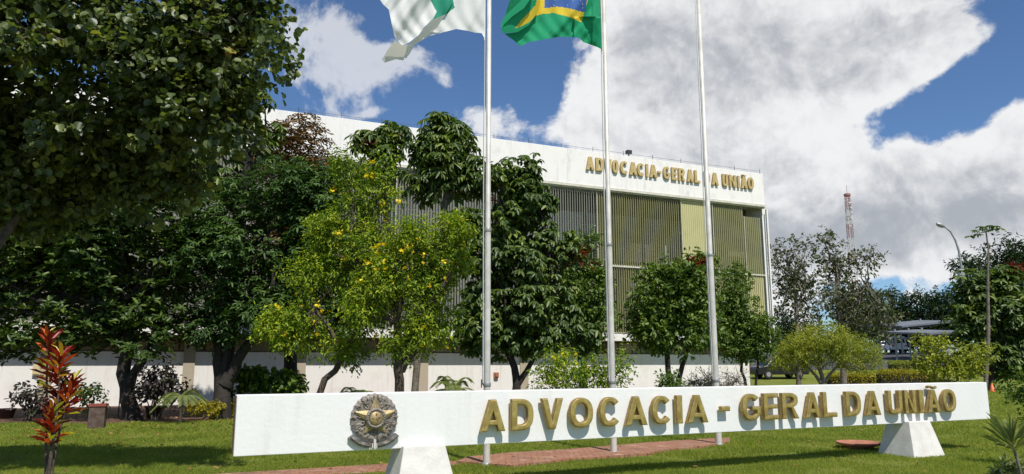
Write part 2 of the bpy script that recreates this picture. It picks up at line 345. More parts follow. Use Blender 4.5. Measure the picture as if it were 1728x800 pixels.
def crown(name, rng, lobes, ntw, per, L, Wd, shape, material, parent, origin, mode='alt', tw=.35, droop=.3, pitch=0.2, sub=7, subr=.45, shell=.75, twigs=None, kind=None, floor=.05):
    P, u = crown_pts(rng, lobes, ntw, sub, subr, shell=shell)
    P[:, 2] = np.maximum(P[:, 2], floor)
    tdir = unit(u + rng.normal(size=u.shape) * .45 + np.array([0, 0, .15]))
    if twigs is not None:
        for i in rng.choice(ntw, min(ntw, twigs[0]), replace=False):
            a = P[i] - tdir[i] * tw * .6; twigs[1].tube([a, P[i] + tdir[i] * tw * .5 + Vector((0, 0, 0)), P[i] + tdir[i] * tw], [.012, .009, .004], 4, cap=False)
    if mode == 'alt':
        t = rng.uniform(0, 1, size=(ntw, per, 1)); pos = P[:, None, :] + tdir[:, None, :] * t * tw + rng.normal(size=(ntw, per, 3)) * tw * .12
        sdv = unit(np.cross(tdir[:, None, :], rng.normal(size=(ntw, per, 3))))
        dr = tdir[:, None, :] * .6 + sdv * .8 + np.array([0, 0, -droop])
        nm = rng.normal(size=(ntw, per, 3)) * .55 + np.array([0, 0, .9]) + u[:, None, :] * .35
    else:
        tip = P + tdir * tw * .5; ax = unit(tdir * .55 + np.array([0, 0, .8]))
        a1 = unit(np.cross(ax, rng.normal(size=ax.shape))); a2 = np.cross(ax, a1)
        ang = (np.arange(per) / per * 2 * np.pi)[None, :, None] + rng.uniform(0, 6.28, size=(ntw, 1, 1)) + rng.normal(size=(ntw, per, 1)) * .15
        rd = a1[:, None, :] * np.cos(ang) + a2[:, None, :] * np.sin(ang)
        pt = pitch + rng.normal(size=(ntw, per, 1)) * .22
        dr = rd * np.cos(pt) + ax[:, None, :] * np.sin(pt); nm = ax[:, None, :] * np.cos(pt) - rd * np.sin(pt) + rng.normal(size=(ntw, per, 3)) * .12
        pos = np.repeat(tip[:, None, :], per, 1) + rd * L * .12
    n = ntw * per; Ls = L * rng.uniform(.5, 1.25, n)
    return leaves(name, pos.reshape(-1, 3), dr.reshape(-1, 3), nm.reshape(-1, 3), Ls, Ls * (Wd / L), shape, material, parent, origin, kind=kind)
def limb_pts(a, b, rng, bend=.12, n=5):
    a = Vector(a); b = Vector(b); d = (b - a).length; pts = [a]
    for i in range(1, n):
        t = i / n; p = a.lerp(b, t) + Vector(rng.normal(size=3)) * d * bend * .35 + Vector((0, 0, 1)) * d * bend * math.sin(math.pi * t) * -.4
        pts.append(p)
    return pts + [b]
def lobes_px(Y, L, dz=.8):
    """(px, py, rx_px, ry_px[, extra depth]) at distance Y -> world ellipsoids"""
    out = []
    for q in L:
        yy = Y + (q[4] if len(q) > 4 else 0)
        c = atY(q[0], q[1], yy); s = c.y / F * 1.02
        out.append(((c.x, c.y, c.z), (q[2] * s, min(q[2], q[3] * 1.4) * s * dz, q[3] * s)))
    return out
def tree(name, label, cat, px, Y, lobes, seed, leaf, trunk=None, group=None, bark='bark', extra=None, limbs=True):
    """lobes as pixels; trunk: list of stems [(px,py,r), ...] ; leaf: dict for crown()"""
    rng = np.random.default_rng(seed); gz = terrain(0, Y)
    base = Vector((atY(px, 500, Y).x, Y, gz)); t = thing(name, label, cat, base, group=group)
    LB = lobes_px(Y, lobes, leaf.pop('dz', .8)); tb = MB(); ends = []
    for st in (trunk or []):
        pts = [atY(a, b, Y + (rest[1] if len(rest) > 1 else 0)) for a, b, *rest in st]; rad = [q[2] * Y / F for q in st]
        pts[0].z = min(pts[0].z, gz - .1) if st[0][1] > 655 else pts[0].z; rs = [pts[0]]; rr = [rad[0] * 1.25]
        for i in range(1, len(pts)):
            m = pts[i - 1].lerp(pts[i], .5) + Vector(rng.normal(size=3)) * .04; rs += [m, pts[i]]; rr += [(rad[i - 1] + rad[i]) / 2, rad[i]]
        tb.tube(rs, rr, 9); ends.append((pts[-1], rad[-1]))
    if limbs and ends:
        for c, r in LB:
            e, er = min(ends, key=lambda q: (q[0] - Vector(c)).length)
            for k in range(3):
                tgt = Vector(c) + Vector(rng.normal(size=3)) * min(r) * .45
                d = (tgt - e).length; tb.tube(limb_pts(e, tgt, rng), [max(er * .75, .02) * (1 - .16 * i) for i in range(6)], 6)
    tw = leaf.pop('twig_n', 0)
    L = dict(leaf); m = L.pop('mat')
    if tw: L['twigs'] = (tw, tb)
    crown('crown', rng, LB, material=M[m], parent=t, origin=base, **L)
    if tb.v: tb.build('trunk', M[bark], t, base)
    for e in (extra or []):
        e = dict(e); ll = e.pop('lobes', None); nm = e.pop('name'); mm = e.pop('mat')
        crown(nm, rng, lobes_px(Y + e.pop('dy', 0), ll) if ll else LB, material=M[mm], parent=t, origin=base, **e)
    return t

# ================================================================= GROUND
def build_ground():
    xs = np.concatenate([np.linspace(-400, -60, 18), np.linspace(-56, 80, 69), np.linspace(90, 500, 20)])
    ys = np.concatenate([np.linspace(-60, 0, 7), np.linspace(4, 120, 59), np.linspace(130, 900, 30)])
    V = [(x, y, terrain(x, y)) for y in ys for x in xs]; nx = len(xs); F_ = []
    for j in range(len(ys) - 1):
        for i in range(nx - 1): F_ += [j * nx + i, j * nx + i + 1, (j + 1) * nx + i + 1, (j + 1) * nx + i]
    me = npmesh('ground', V, F_, np.full(len(F_) // 4, 4), True)
    return tag(link_mesh('ground', me, M['ground']), kind='structure')
build_ground()
def sheet(name, px_poly, z0, h, material, kind='structure', pts=None):
    P = pts if pts else [hitz(x, y, 0) for x, y in px_poly]; b = MB(); n = len(P)
    vs = [(p.x, p.y, z0) for p in P] + [(p.x, p.y, z0 + h) for p in P]
    b.add(vs, [tuple(range(n, 2 * n))] + [(i, (i + 1) % n, n + (i + 1) % n, n + i) for i in range(n)])
    o = b.build(name, material); tag(o, kind=kind); return o, [(p.x, p.y) for p in P]
PAV, pav_poly = sheet('brick_pavement', [(770, 783), (862, 790), (960, 779), (1035, 774), (1095, 769), (1130, 762), (1190, 756), (1232, 749), (1231, 742), (1190, 744), (1100, 750), (960, 762), (862, 768), (790, 775)], -.02, .07, M['paver'])
PTH, pth_poly = sheet('brick_path', [(300, 820), (650, 797), (775, 786), (775, 779), (650, 784), (470, 795), (250, 808)], -.02, .035, M['paver'])
def fl(s, n=0.0):     # facade frame -> world xy (defined below as well)
    return Vector((s * math.cos(R(24)) + n * math.sin(R(24)), 36.6 + s * math.sin(R(24)) - n * math.cos(R(24)), 0))
bedp = [fl(-34, .0), fl(14, 0), fl(14, .9), fl(-2, 1.6), fl(-7, 3.0), hitz(402, 699), hitz(394, 709), hitz(350, 710), hitz(300, 713), hitz(230, 712), hitz(150, 716), hitz(60, 713), hitz(0, 714), hitz(-150, 713)]
SOIL, soil_poly = sheet('soil_bed', None, -.05, .062, M['soil'], pts=bedp)

def in_poly(X, Y, poly):
    c = np.zeros(len(X), bool); n = len(poly)
    for i in range(n):
        x1, y1 = poly[i]; x2, y2 = poly[(i + 1) % n]
        k = ((y1 > Y) != (y2 > Y)) & (X < (x2 - x1) * (Y - y1) / (y2 - y1 + 1e-12) + x1); c ^= k
    return c
def build_grass():
    rng = np.random.default_rng(5); P = []
    for (y0, y1, dens, hh, ww) in ((10.2, 14, 2600, .045, .007), (14, 19, 1300, .05, .010), (19, 28, 420, .055, .016), (28, 46, 110, .07, .03)):
        a = (y1 - y0) * (y0 + y1) * .82; n = int(a * dens)
        Y = y0 + (y1 - y0) * rng.random(n); X = (rng.random(n) * 2 - 1) * (Y * .78 + .6)
        P.append(np.stack([X, Y, np.full(n, hh), np.full(n, ww)], 1))
    P = np.concatenate(P); X, Y = P[:, 0], P[:, 1]
    bad = in_poly(X, Y, pav_poly) | in_poly(X, Y, pth_poly) | in_poly(X, Y, soil_poly)
    s = X * math.cos(R(24)) + (Y - 36.6) * math.sin(R(24)); nn = X * math.sin(R(24)) - (Y - 36.6) * math.cos(R(24)); bad |= (nn < .0) & (s < 16)
    pn = np.sin(X * 1.7 + 3 * np.sin(Y * 1.3)) + np.sin(Y * 2.9 + 2 * np.sin(X * 2.1)); bad |= (pn > 1.2) & (rng.random(len(X)) < .7)
    P = P[~bad]; n = len(P); a = rng.random(n) * 6.28; lean = rng.uniform(.2, 1.2, n)
    hgt = P[:, 2] * rng.uniform(.5, 1.35, n) * (1 + .35 * np.sin(P[:, 0] * 2.3) * np.sin(P[:, 1] * 1.9))
    pos = np.stack([P[:, 0], P[:, 1], np.zeros(n)], 1)
    dr = np.stack([np.cos(a) * lean, np.sin(a) * lean, np.ones(n)], 1); nm = np.stack([-np.sin(a) * .3 + rng.normal(size=n) * .4, rng.normal(size=n), np.full(n, .3)], 1)
    sd = unit(np.cross(unit(dr), nm)); hw = P[:, 3][:, None] * .5
    V = np.stack([pos - sd * hw, pos + sd * hw, pos + dr * hgt[:, None]], 1).reshape(-1, 3)
    me = npmesh('grass', V, np.arange(3 * n), np.full(n, 3))
    o = link_mesh('grass', me, M['grass']); tag(o, 'short green lawn grass growing round the sign and flagpoles', 'grass', kind='stuff')
build_grass()
def litter():
    rng = np.random.default_rng(9); n = 420; Y = rng.uniform(11, 24, n); X = (rng.random(n) * 2 - 1) * Y * .75
    k = rng.random(n) < .5; Y[k] = rng.uniform(15, 24, k.sum()); X[k] = rng.uniform(-15, -6, k.sum())
    pos = np.stack([X, Y, np.full(n, .045)], 1); a = rng.random(n) * 6.28
    leaves('fallen_leaves', pos, np.stack([np.cos(a), np.sin(a), rng.uniform(-.1, .3, n)], 1), rng.normal(size=(n, 3)) * .3 + np.array([0, 0, 1]), rng.uniform(.04, .10, n), .05, 'r', M['dry'], None, (0, 0, 0), kind='stuff')
    o = bpy.data.objects['fallen_leaves']; tag(o, 'dry brown leaves scattered over the lawn and soil', 'leaf litter', kind='stuff')
litter()

# ================================================================= LETTERS
def arc(cx, cy, rx, ry, a0, a1, n=14, pw=1.0):
    out = []
    for i in range(n + 1):
        a = R(a0 + (a1 - a0) * i / n); c, s = math.cos(a), math.sin(a)
        out.append((cx + rx * math.copysign(abs(c) ** pw, c), cy + ry * math.copysign(abs(s) ** pw, s)))
    return out
def glyph(ch, w, h, t):
    if ch in 'AÃ':
        a = t * .55; tp = t * 1.12; c1, c2 = .19 * h, .36 * h; xi = lambda y: tp + (w / 2 - a) * y / h
        ya = (w / 2 - tp) * h / (w / 2 - a)
        L = [[(0, 0), (w / 2 - a, h), (w / 2 + a, h), (w, 0), (w - tp, 0), (w - xi(c1), c1), (xi(c1), c1), (tp, 0)], [(xi(c2), c2), (w / 2, ya), (w - xi(c2), c2)]]
        if ch == 'Ã':
            up = []; dn = []
            for i in range(9):
                x = w * (.18 + .64 * i / 8); y = h * 1.10 + h * .035 * math.sin(i / 8 * 2 * math.pi); up.append((x, y + h * .045)); dn.append((x, y - h * .045))
            L.append(up + dn[::-1])
        return L
    if ch == 'V':
        a = t * .55; tp = t * 1.12
        return [[(0, h), (tp, h), (w / 2, t * 1.3), (w - tp, h), (w, h), (w / 2 + a, 0), (w / 2 - a, 0)]]
    if ch == 'D':
        o = [(0, 0), (0, h)] + arc(w * .42, h / 2, w * .58, h / 2, 90, -90, 16, .8)
        i = [(t, t * .85), (t, h - t * .85)] + arc(w * .42, h / 2, w * .58 - t, h / 2 - t * .85, 90, -90, 16, .8)
        return [o, i]
    if ch == 'O':
        return [arc(w / 2, h / 2, w / 2, h / 2, 0, 360, 30, .88)[:-1], arc(w / 2, h / 2, w / 2 - t, h / 2 - t * .85, 0, 360, 30, .88)[:-1]]
    if ch == 'C':
        return [arc(w / 2, h / 2, w / 2, h / 2, 38, 322, 26, .88) + arc(w / 2, h / 2, w / 2 - t, h / 2 - t * .85, 322, 38, 26, .88)]
    if ch == 'G':
        return [arc(w / 2, h / 2, w / 2, h / 2, 40, 318, 26, .88) + [(w, .22 * h), (w, .52 * h), (.52 * w, .52 * h), (.52 * w, .37 * h), (w - t * .9, .37 * h), (w - t * .9, .26 * h)] + arc(w / 2, h / 2, w / 2 - t, h / 2 - t * .85, 312, 40, 26, .88)]
    if ch == 'I': return [[(0, 0), (0, h), (w, h), (w, 0)]]
    if ch == '-': return [[(0, .38 * h), (0, .56 * h), (w, .56 * h), (w, .38 * h)]]
    if ch == 'L': return [[(0, 0), (0, h), (t, h), (t, t * .85), (w, t * .85), (w, 0)]]
    if ch == 'E':
        q = t * .8; m0 = h * .5 - q / 2
        return [[(0, 0), (0, h), (w, h), (w, h - q), (t, h - q), (t, m0 + q), (w * .92, m0 + q), (w * .92, m0), (t, m0), (t, q), (w, q), (w, 0)]]
    if ch == 'N':
        k = t * 1.05
        return [[(0, 0), (0, h), (k, h), (w - t, t * 1.7), (w - t, h), (w, h), (w, 0), (w - k, 0), (t, h - t * 1.7), (t, 0)]]
    if ch == 'U':
        o = [(0, h)] + arc(w / 2, h * .3, w / 2, h * .3, 180, 360, 16, .88) + [(w, h), (w - t, h)]
        return [o + arc(w / 2, h * .3, w / 2 - t, h * .3 - t * .85, 360, 180, 16, .88) + [(t, h)]]
    if ch == 'R':
        q = t * .8
        o = [(0, 0), (0, h), (w * .5, h)] + arc(w * .5, h * .72, w * .46, h * .28, 85, -70, 12, .85) + [(w, 0), (w - t * 1.15, 0), (w * .52, h * .42), (t, h * .42), (t, 0)]
        return [o, [(t, h * .42 + q), (t, h - q)] + arc(w * .48, h * .5 + h * .21, w * .46 - t, h * .29 - q, 90, -90, 10, .85)]
def letter_mesh(ch, w, h, t, depth, bev):
    cu = bpy.data.curves.new('letter', 'CURVE'); cu.dimensions = '2D'; cu.fill_mode = 'BOTH'; cu.extrude = depth / 2 - bev; cu.bevel_depth = bev; cu.offset = -bev; cu.bevel_resolution = 1
    for L in glyph(ch, w, h, t):
        s = cu.splines.new('POLY'); s.points.add(len(L) - 1); s.use_cyclic_u = True
        for i, (x, y) in enumerate(L): s.points[i].co = (x, y, 0, 1)
    ob = bpy.data.objects.new('tmp', cu); me = bpy.data.meshes.new_from_object(ob); bpy.data.objects.remove(ob); bpy.data.curves.remove(cu)
    for p in me.polygons: p.use_smooth = False
    return me
ROT = Matrix.Rotation(math.pi / 2, 4, 'X')

# ================================================================= SIGN
SA = R(25.0); sA = Vector((-3.33, 9.10, 0)); sd_ = Vector((math.cos(SA), math.sin(SA), 0)); sn = Vector((math.sin(SA), -math.cos(SA), 0)); SLEN = 14.25
def sign_s(x, y=700):
    d = ray(x, y); # front plane n.(P-sA)=0
    t = (sA - Vector((0, 0, 0))).dot(sn) / d.dot(sn); P = d * t; return (P - sA).dot(sd_)
sg = thing('monument_sign', 'long white horizontal slab sign with raised brass letters on two pedestals in the lawn', 'sign', sA, SA)
b = MB(); b.box(0, SLEN, 0, .24, .59, 1.31); b.build('panel', M['panel'], sg, bevel=.008)
for x_ in (-.006, SLEN):
    b = MB(); b.box(x_, x_ + .006, .012, .228, .60, 1.30); b.build('end_strip', M['rust_edge'], sg)
def frustum(mb, x, y0t, y1t, y0b, y1b, ht, hb, z0, z1):
    mb.add([(x - hb, y0b, z0), (x + hb, y0b, z0), (x + hb, y1b, z0), (x - hb, y1b, z0), (x - ht, y0t, z1), (x + ht, y0t, z1), (x + ht, y1t, z1), (x - ht, y1t, z1)],
           [(0, 3, 2, 1), (4, 5, 6, 7), (0, 1, 5, 4), (1, 2, 6, 5), (2, 3, 7, 6), (3, 0, 4, 7)])
for px in (716, 1543):
    b = MB(); frustum(b, sign_s(px) - .02, -.11, .36, -.27, .52, .285, .43, -.04, .625); b.build('pedestal', M['pedestal'], sg, bevel=.012)
word = [('A', 804, 848), ('D', 856, 895), ('V', 906, 945), ('O', 954, 995), ('C', 1004, 1041.5), ('A', 1047, 1086), ('C', 1092, 1127), ('I', 1133, 1145), ('A', 1151, 1188), ('-', 1208, 1225),
        ('G', 1244, 1277), ('E', 1280, 1307), ('R', 1311, 1341), ('A', 1349, 1378), ('L', 1380, 1405), ('D', 1419, 1446), ('A', 1452, 1479), ('U', 1490, 1516), ('N', 1518, 1539), ('I', 1542.5, 1552.5), ('Ã', 1556, 1580), ('O', 1583, 1607)]
for ch, x0, x1 in word:
    a, c = sign_s(x0 + 2), sign_s(x1); me = letter_mesh(ch, c - a, .43, .093, .085, .018)
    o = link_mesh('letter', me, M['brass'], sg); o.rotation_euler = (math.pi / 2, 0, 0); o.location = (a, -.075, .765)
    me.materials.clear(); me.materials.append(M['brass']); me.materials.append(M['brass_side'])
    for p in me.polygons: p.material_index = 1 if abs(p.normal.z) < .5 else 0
# national coat of arms in cast bronze
em = sign_s(631); ez = .965
def disc_pts(n, r, f): return [(r(2 * math.pi * i / n) * math.sin(2 * math.pi * i / n), r(2 * math.pi * i / n) * math.cos(2 * math.pi * i / n)) for i in range(n)]
def emb(name, mb, material):
    o = mb.build(name, material, sg); o.location = (em, -.004, ez); o.scale = (1.0, 1, .99); return o
b = MB(); N = 72; rings = []
for ri, (rr, yy) in enumerate(((1, 0), (1, -.035), (.86, -.055), (.6, -.05), (.0, -.05))):
    for i in range(N):
        a = 2 * math.pi * i / N; q = .292 + .022 * abs(math.cos(a * 12)) + .004 if rr > .8 else .29
        q *= (1 + .0 * math.cos(a)); rings.append((q * rr * math.sin(a) * .98, yy, q * rr * math.cos(a) + .03))
fs = []
for k in range(4):
    for i in range(N): fs.append((k * N + i, k * N + (i + 1) % N, (k + 1) * N + (i + 1) % N, (k + 1) * N + i))
b.add(rings, fs)
rg = random.Random(4)
for i in range(150):     # leaf relief of the wreath
    a = rg.random() * 6.283; r = rg.uniform(.13, .285); x, z = r * math.sin(a), r * math.cos(a) + .03; t = rg.uniform(-.5, .5) + a; l = rg.uniform(.025, .05); ww = l * .4
    dx, dz = math.sin(t), math.cos(t); ex, ezz = -dz, dx
    b.add([(x - dx * l, -.05, z - dz * l), (x + ex * ww, -.054, z + ezz * ww), (x + dx * l, -.05, z + dz * l), (x - ex * ww, -.054, z - ezz * ww), (x, -.072, z)], [(0, 1, 4), (1, 2, 4), (2, 3, 4), (3, 0, 4)])
emb('wreath', b, M['bronze'])
b = MB(); vs = [(0, -.118, .03)]
for i in range(10):
    a = math.pi * i / 5; r = (.285 if i in (0, 2, 8) else .235) if i % 2 == 0 else .125; vs.append((r * math.sin(a), -.07, r * math.cos(a) + .03))
b.add(vs, [(0, 1 + i, 1 + (i + 1) % 10) for i in range(10)]); b.add([(v[0], -.04, v[2]) for v in vs[1:]] + vs[1:], [(i, (i + 1) % 10, 10 + (i + 1) % 10, 10 + i) for i in range(10)])
emb('star', b, M['old_gold'])
b = MB()
def ring_disc(mb, prof, c, seg=36):
    vs = []; fs = []
    for r, y in prof:
        for k in range(seg): a = 2 * math.pi * k / seg; vs.append((c[0] + r * math.sin(a), y, c[1] + r * math.cos(a)))
    for i in range(len(prof) - 1):
        for k in range(seg): fs.append((i * seg + k, (i * seg + (k + 1) % seg), (i + 1) * seg + (k + 1) % seg, (i + 1) * seg + k))
    mb.add(vs, fs, 0, True)
ring_disc(b, [(.132, -.05), (.132, -.105), (.124, -.118), (.098, -.118), (.09, -.108)], (0, .03))
for i in range(22):
    a = 2 * math.pi * i / 22; c = (.111 * math.sin(a), .03 + .111 * math.cos(a)); ring_disc(b, [(.011, -.114), (.008, -.124), (.001, -.127)], c, 6)
emb('beaded_ring', b, M['bronze'])
b = MB(); ring_disc(b, [(.092, -.09), (.088, -.118), (.07, -.130), (.001, -.136)], (0, .03))
for (x, z, r) in ((0, .05, .02), (0, -.05, .022), (-.045, .005, .018), (.04, .012, .017), (.02, -.02, .011)):
    vs = [(x, -.150, z + .03)] + [((r if i % 2 == 0 else r * .45) * math.sin(math.pi * i / 5) + x, -.128, (r if i % 2 == 0 else r * .45) * math.cos(math.pi * i / 5) + z + .03) for i in range(10)]
    b.add(vs, [(0, 1 + i, 1 + (i + 1) % 10) for i in range(10)])
emb('medallion', b, M['old_gold'])
b = MB()
for s_ in (-1, 1):
    for k, (r, th, y) in enumerate(((.36, .022, -.05), (.335, .018, -.07))):
        top = []; bot = []
        for i in range(13):
            a = R(188 + 46 * i / 12) if s_ < 0 else R(172 - 46 * i / 12)
            rr = r + .03 * (i / 12); top.append(((rr - th) * math.sin(a), y - .006 * math.sin(i), (rr - th) * math.cos(a) + .03)); bot.append(((rr + th) * math.sin(a), y, (rr + th) * math.cos(a) + .03))
        n = 13; vs = top + bot + [(p[0], 0, p[2]) for p in bot] + [(p[0], 0, p[2]) for p in top]
        b.add(vs, [(i, i + 1, n + i + 1, n + i) for i in range(n - 1)] + [(n + i, n + i + 1, 2 * n + i + 1, 2 * n + i) for i in range(n - 1)] + [(i + 1, i, 3 * n + i, 3 * n + i + 1) for i in range(n - 1)] + [(n - 1, 2 * n - 1, 3 * n - 1, 4 * n - 1)])
emb('ribbon', b, M['bronze'])
b = MB(); b.box(-.015, .015, -.09, 0, -.345, -.24); b.box(-.035, -.022, -.08, 0, -.345, -.29); b.box(.022, .035, -.08, 0, -.345, -.29); emb('sword_hilt', b, M['pole'])

# ================================================================= FLAGPOLES and FLAGS
poles = [(821, 786, 'grey-white flagpole behind the first word of the sign, flying the white flag', .056), (1036, 766, 'middle grey-white flagpole, flying the green and yellow flag', .058), (1213, 752, 'grey-white flagpole with no flag in view, nearest the building corner', .066)]
pole_o = []
for px, py, lab, r in poles:
    g0 = hitz(px, py, 0); t = thing('flagpole', lab, 'flagpole', g0, group='three flagpoles behind the sign')
    b = MB(); b.lathe([(r * 1.04, -.05), (r, 2.0), (r * .96, 4.0)], 20); b.build('pole_lower', M['pole'], t)
    b = MB(); b.lathe([(r * .96, 4.0), (r * .82, 4.03), (r * .66, 11.0), (0.001, 11.0)], 20); b.build('pole_upper', M['pole'], t)
    b = MB(); b.lathe([(r * 1.03, 3.97), (r * 1.1, 3.98), (r * 1.1, 4.02), (r * .9, 4.05)], 20); b.build('collar', M['galv'], t); b = MB(); b.lathe([(r * 1.12, 1.30), (r * 1.2, 1.31), (r * 1.2, 1.36), (r * 1.12, 1.37)], 16); b.build('collar', M['galv'], t)
    b = MB(); b.lathe([(r * 1.5, 0.0), (r * 1.5, .05), (r * 1.1, .06)], 16); b.build('base_flange', M['galv'], t)
    b = MB(); b.lathe([(.001, 11.0), (.07, 11.03), (.09, 11.1), (.06, 11.17), (.001, 11.19)], 16); b.build('finial', M['brass'], t)
    b = MB(); b.tube([(-r - .02, -.02, 1.35), (-r - .03, -.02, 5), (-r * .8 - .02, -.02, 10.9)], .006, 5); b.tube([(-r - .005, -.055, 1.35), (-r - .02, -.04, 5), (-r * .8 - .02, -.02, 10.9)], .005, 5); b.build('halyard', M['rope'], t)
    b = MB(); b.tube([(-r - .035, -.03, 1.28), (-r - .035, -.03, 1.42)], .01, 6); b.box(-r - .03, 0, -.04, -.02, 1.33, 1.36); b.build('cleat', M['dark_metal'], t)
    pole_o.append(g0)
def pip(x, y, P):
    c = False; n = len(P)
    for i in range(n):
        x1, y1 = P[i]; x2, y2 = P[(i + 1) % n]
        if (y1 > y) != (y2 > y) and x < (x2 - x1) * (y - y1) / (y2 - y1) + x1: c = not c
    return c
def cloth_mat(name, c):
    m = mat(name, c, .7, spec=.2); t = m.node_tree; b = NB(t); p = t.nodes['Principled BSDF']; tr = b.n('ShaderNodeBsdfTranslucent'); tr.inputs[0].default_value = (*c, 1)
    mx = b.n('ShaderNodeMixShader'); mx.inputs[0].default_value = .28; t.links.new(p.outputs[0], mx.inputs[1]); t.links.new(tr.outputs[0], mx.inputs[2]); t.links.new(mx.outputs[0], t.nodes['Material Output'].inputs[0]); return m
FL = {'g': cloth_mat('green_cloth', (.02, .36, .17)), 'y': cloth_mat('yellow_cloth', (.82, .60, .05)), 'b': cloth_mat('blue_cloth', (.07, .16, .46)), 'w': cloth_mat('white_cloth', (.84, .84, .84)), 'g2': cloth_mat('dark_green_cloth', (.03, .30, .19))}
def cloth(mb, poly, Y, depth, colour, step=.7):
    """a patch of the flag: outline in the flag's own plane at distance Y, folded by depth(x, y) metres"""
    xs = [p[0] for p in poly]; ys = [p[1] for p in poly]; bm = bmesh.new()
    vv = [bm.verts.new((x, y, 0)) for x, y in poly]; f = bm.faces.new(vv); bmesh.ops.triangulate(bm, faces=[f])
    for ax, lo, hi in ((0, min(xs), max(xs)), (1, min(ys), max(ys))):
        k = lo + step
        while k < hi:
            nrm = (1, 0, 0) if ax == 0 else (0, 1, 0); co = (k, 0, 0) if ax == 0 else (0, k, 0)
            bmesh.ops.bisect_plane(bm, geom=bm.verts[:] + bm.edges[:] + bm.faces[:], plane_co=co, plane_no=nrm); k += step * 2
    bm.verts.index_update(); vs = []
    for v in bm.verts: vs.append(atY(v.co.x, v.co.y, Y + depth(v.co.x, v.co.y)))
    for f in bm.faces:
        c = f.calc_center_median(); mb.f.append([len(mb.v) + v.index for v in f.verts]); mb.mi.append(colour(c.x, c.y)); mb.sm.append(True)
    mb.v += [tuple(p) for p in vs]; bm.free()
def ripple(x, y, k=1.0):
    u = x * .8 + y * .55 + 6 * math.sin(y * .03 + x * .011)
    return k * (.075 * math.sin(u * .055) + .026 * math.sin(u * .15 + 1 + .02 * y) + .009 * math.sin(x * .24 - y * .13 + 2 * math.sin(y * .05)) + .005 * math.sin(u * .45))
# flag of Brazil, its fly end curling back towards the pole
YB = pole_o[1].y
yel = [(981, 38), (962, 29), (935, 22), (912, 24), (897, 30), (880, 45), (862, 55), (900, -10), (918, -75), (1000, -62), (996, -10), (990, 6)]
blu = [(988, 18), (985, 21), (960, 14), (940, 11), (918, 14), (920, -8), (935, -55), (985, -50), (991, -10)]
mb = MB()
body = [(1013, -105), (1014, 70), (1016, 84), (1009, 80), (1007, 66), (984, 71), (977, 63), (945, 62), (915, 67), (893, 71), (877, 78), (868, 69), (851, 57), (874, 54), (893, 42), (909, 18), (914, -12), (922, -60), (926, -105)]
cloth(mb, body, YB, lambda x, y: -.06 + ripple(x, y) * (1 if x < 1000 else .3) + (.10 * math.sin((x - 977) / 9) if x > 968 and y > 30 else 0), lambda x, y: 2 if pip(x, y, blu) else (1 if pip(x, y, yel) else 0))
strip = [(869, 48), (880, 34), (903, 10), (912, -20), (917, -60), (926, -60), (922, -10), (913, 16), (893, 38), (876, 46)]
inner = [(848, 56), (874, 54), (893, 42), (909, 18), (914, -12), (922, -60), (926, -105), (905, -105), (898, -60), (885, -5), (868, 16), (852, 36), (846, 46)]
cloth(mb, inner, YB, lambda x, y: -.06 - max(0, min(1, (60 - y) / 60)) * .18 - max(0, (900 - x) / 60) * .22, lambda x, y: 1 if pip(x, y, strip) else 0)
outer = [(846, 50), (846, 38), (856, 27), (872, 14), (886, 2), (897, -20), (900, -60), (903, -105), (905, -105), (898, -60), (885, 8), (868, 22), (853, 40)]
outer = [(846, 51), (845, 40), (852, 27), (868, 12), (884, -4), (892, -30), (895, -105), (912, -105), (908, -60), (902, -12), (884, 14), (864, 28), (850, 42)]
cloth(mb, outer, YB, lambda x, y: -.30 - (x - 845) * .002, lambda x, y: 0)
bo = hitz(1036, 766, 0)
fb = mb.build('flag', [FL['g'], FL['y'], FL['b']], None, origin=bo); fb.location = bo
tag(fb, 'green flag with yellow rhombus and starry blue globe flying from the middle pole', 'flag')
rg = random.Random(8)
for i in range(19):
    x = rg.uniform(930, 986); y = rg.uniform(-6, 17) if i > 4 else rg.uniform(-45, -10); c = atY(x, y, YB - .06 + ripple(x, y) - .012); r = rg.uniform(.008, .014)
    vs = [tuple(c)] + [(c.x + (r if k % 2 == 0 else r * .42) * math.sin(math.pi * k / 5), c.y, c.z + (r if k % 2 == 0 else r * .42) * math.cos(math.pi * k / 5)) for k in range(10)]
    b = MB(); b.add(vs, [(0, 1 + k, 1 + (k + 1) % 10) for k in range(10)]); b.build('star', FL['w'], fb, origin=bo)
b = MB(); b.tube([atY(1013.5, -105, YB - .06), atY(1014, 0, YB - .06), atY(1016.5, 86, YB - .06)], .012, 6); b.build('hoist_sleeve', FL['w'], fb, origin=bo)
# white flag with green device
YW = pole_o[0].y
mb = MB()
gr = [(715, -80), (725, -2), (737, 20), (728, 36), (750, 27), (767, 13), (764, -2), (766, -30), (790, -80)]
right = [(817, -105), (818, 66), (813, 56), (801, 55), (789, 52), (770, 49), (746, 55), (728, 60), (712, 66), (727, 52), (738, 40), (752, 24), (764, 4), (768, -30), (775, -105)]
cloth(mb, right, YW, lambda x, y: -.05 + ripple(x, y, .8), lambda x, y: 1 if pip(x, y, gr) else 0)
left = [(700, -105), (650, -60), (640, -2), (647, 8), (656, 16), (661, 40), (666, 62), (678, 77), (690, 72), (706, 60), (716, 46), (728, 34), (752, 24), (764, 4), (768, -30), (775, -105)]
cloth(mb, left, YW, lambda x, y: -.20 + ripple(x, y, 1.3) + (x - 640) * .0008, lambda x, y: 1 if pip(x, y, gr) else 0)
fold = [(728, 34), (752, 24), (738, 46), (722, 62), (700, 75), (692, 90), (685, 99), (680, 96), (686, 78), (704, 62), (716, 48)]
cloth(mb, fold, YW, lambda x, y: -.36 + max(0, (y - 24)) * .007 + (x - 685) * .003, lambda x, y: 0)
low = [(667, 68), (678, 76), (687, 76), (684, 90), (681, 97), (655, 96), (647, 97), (653, 86)]
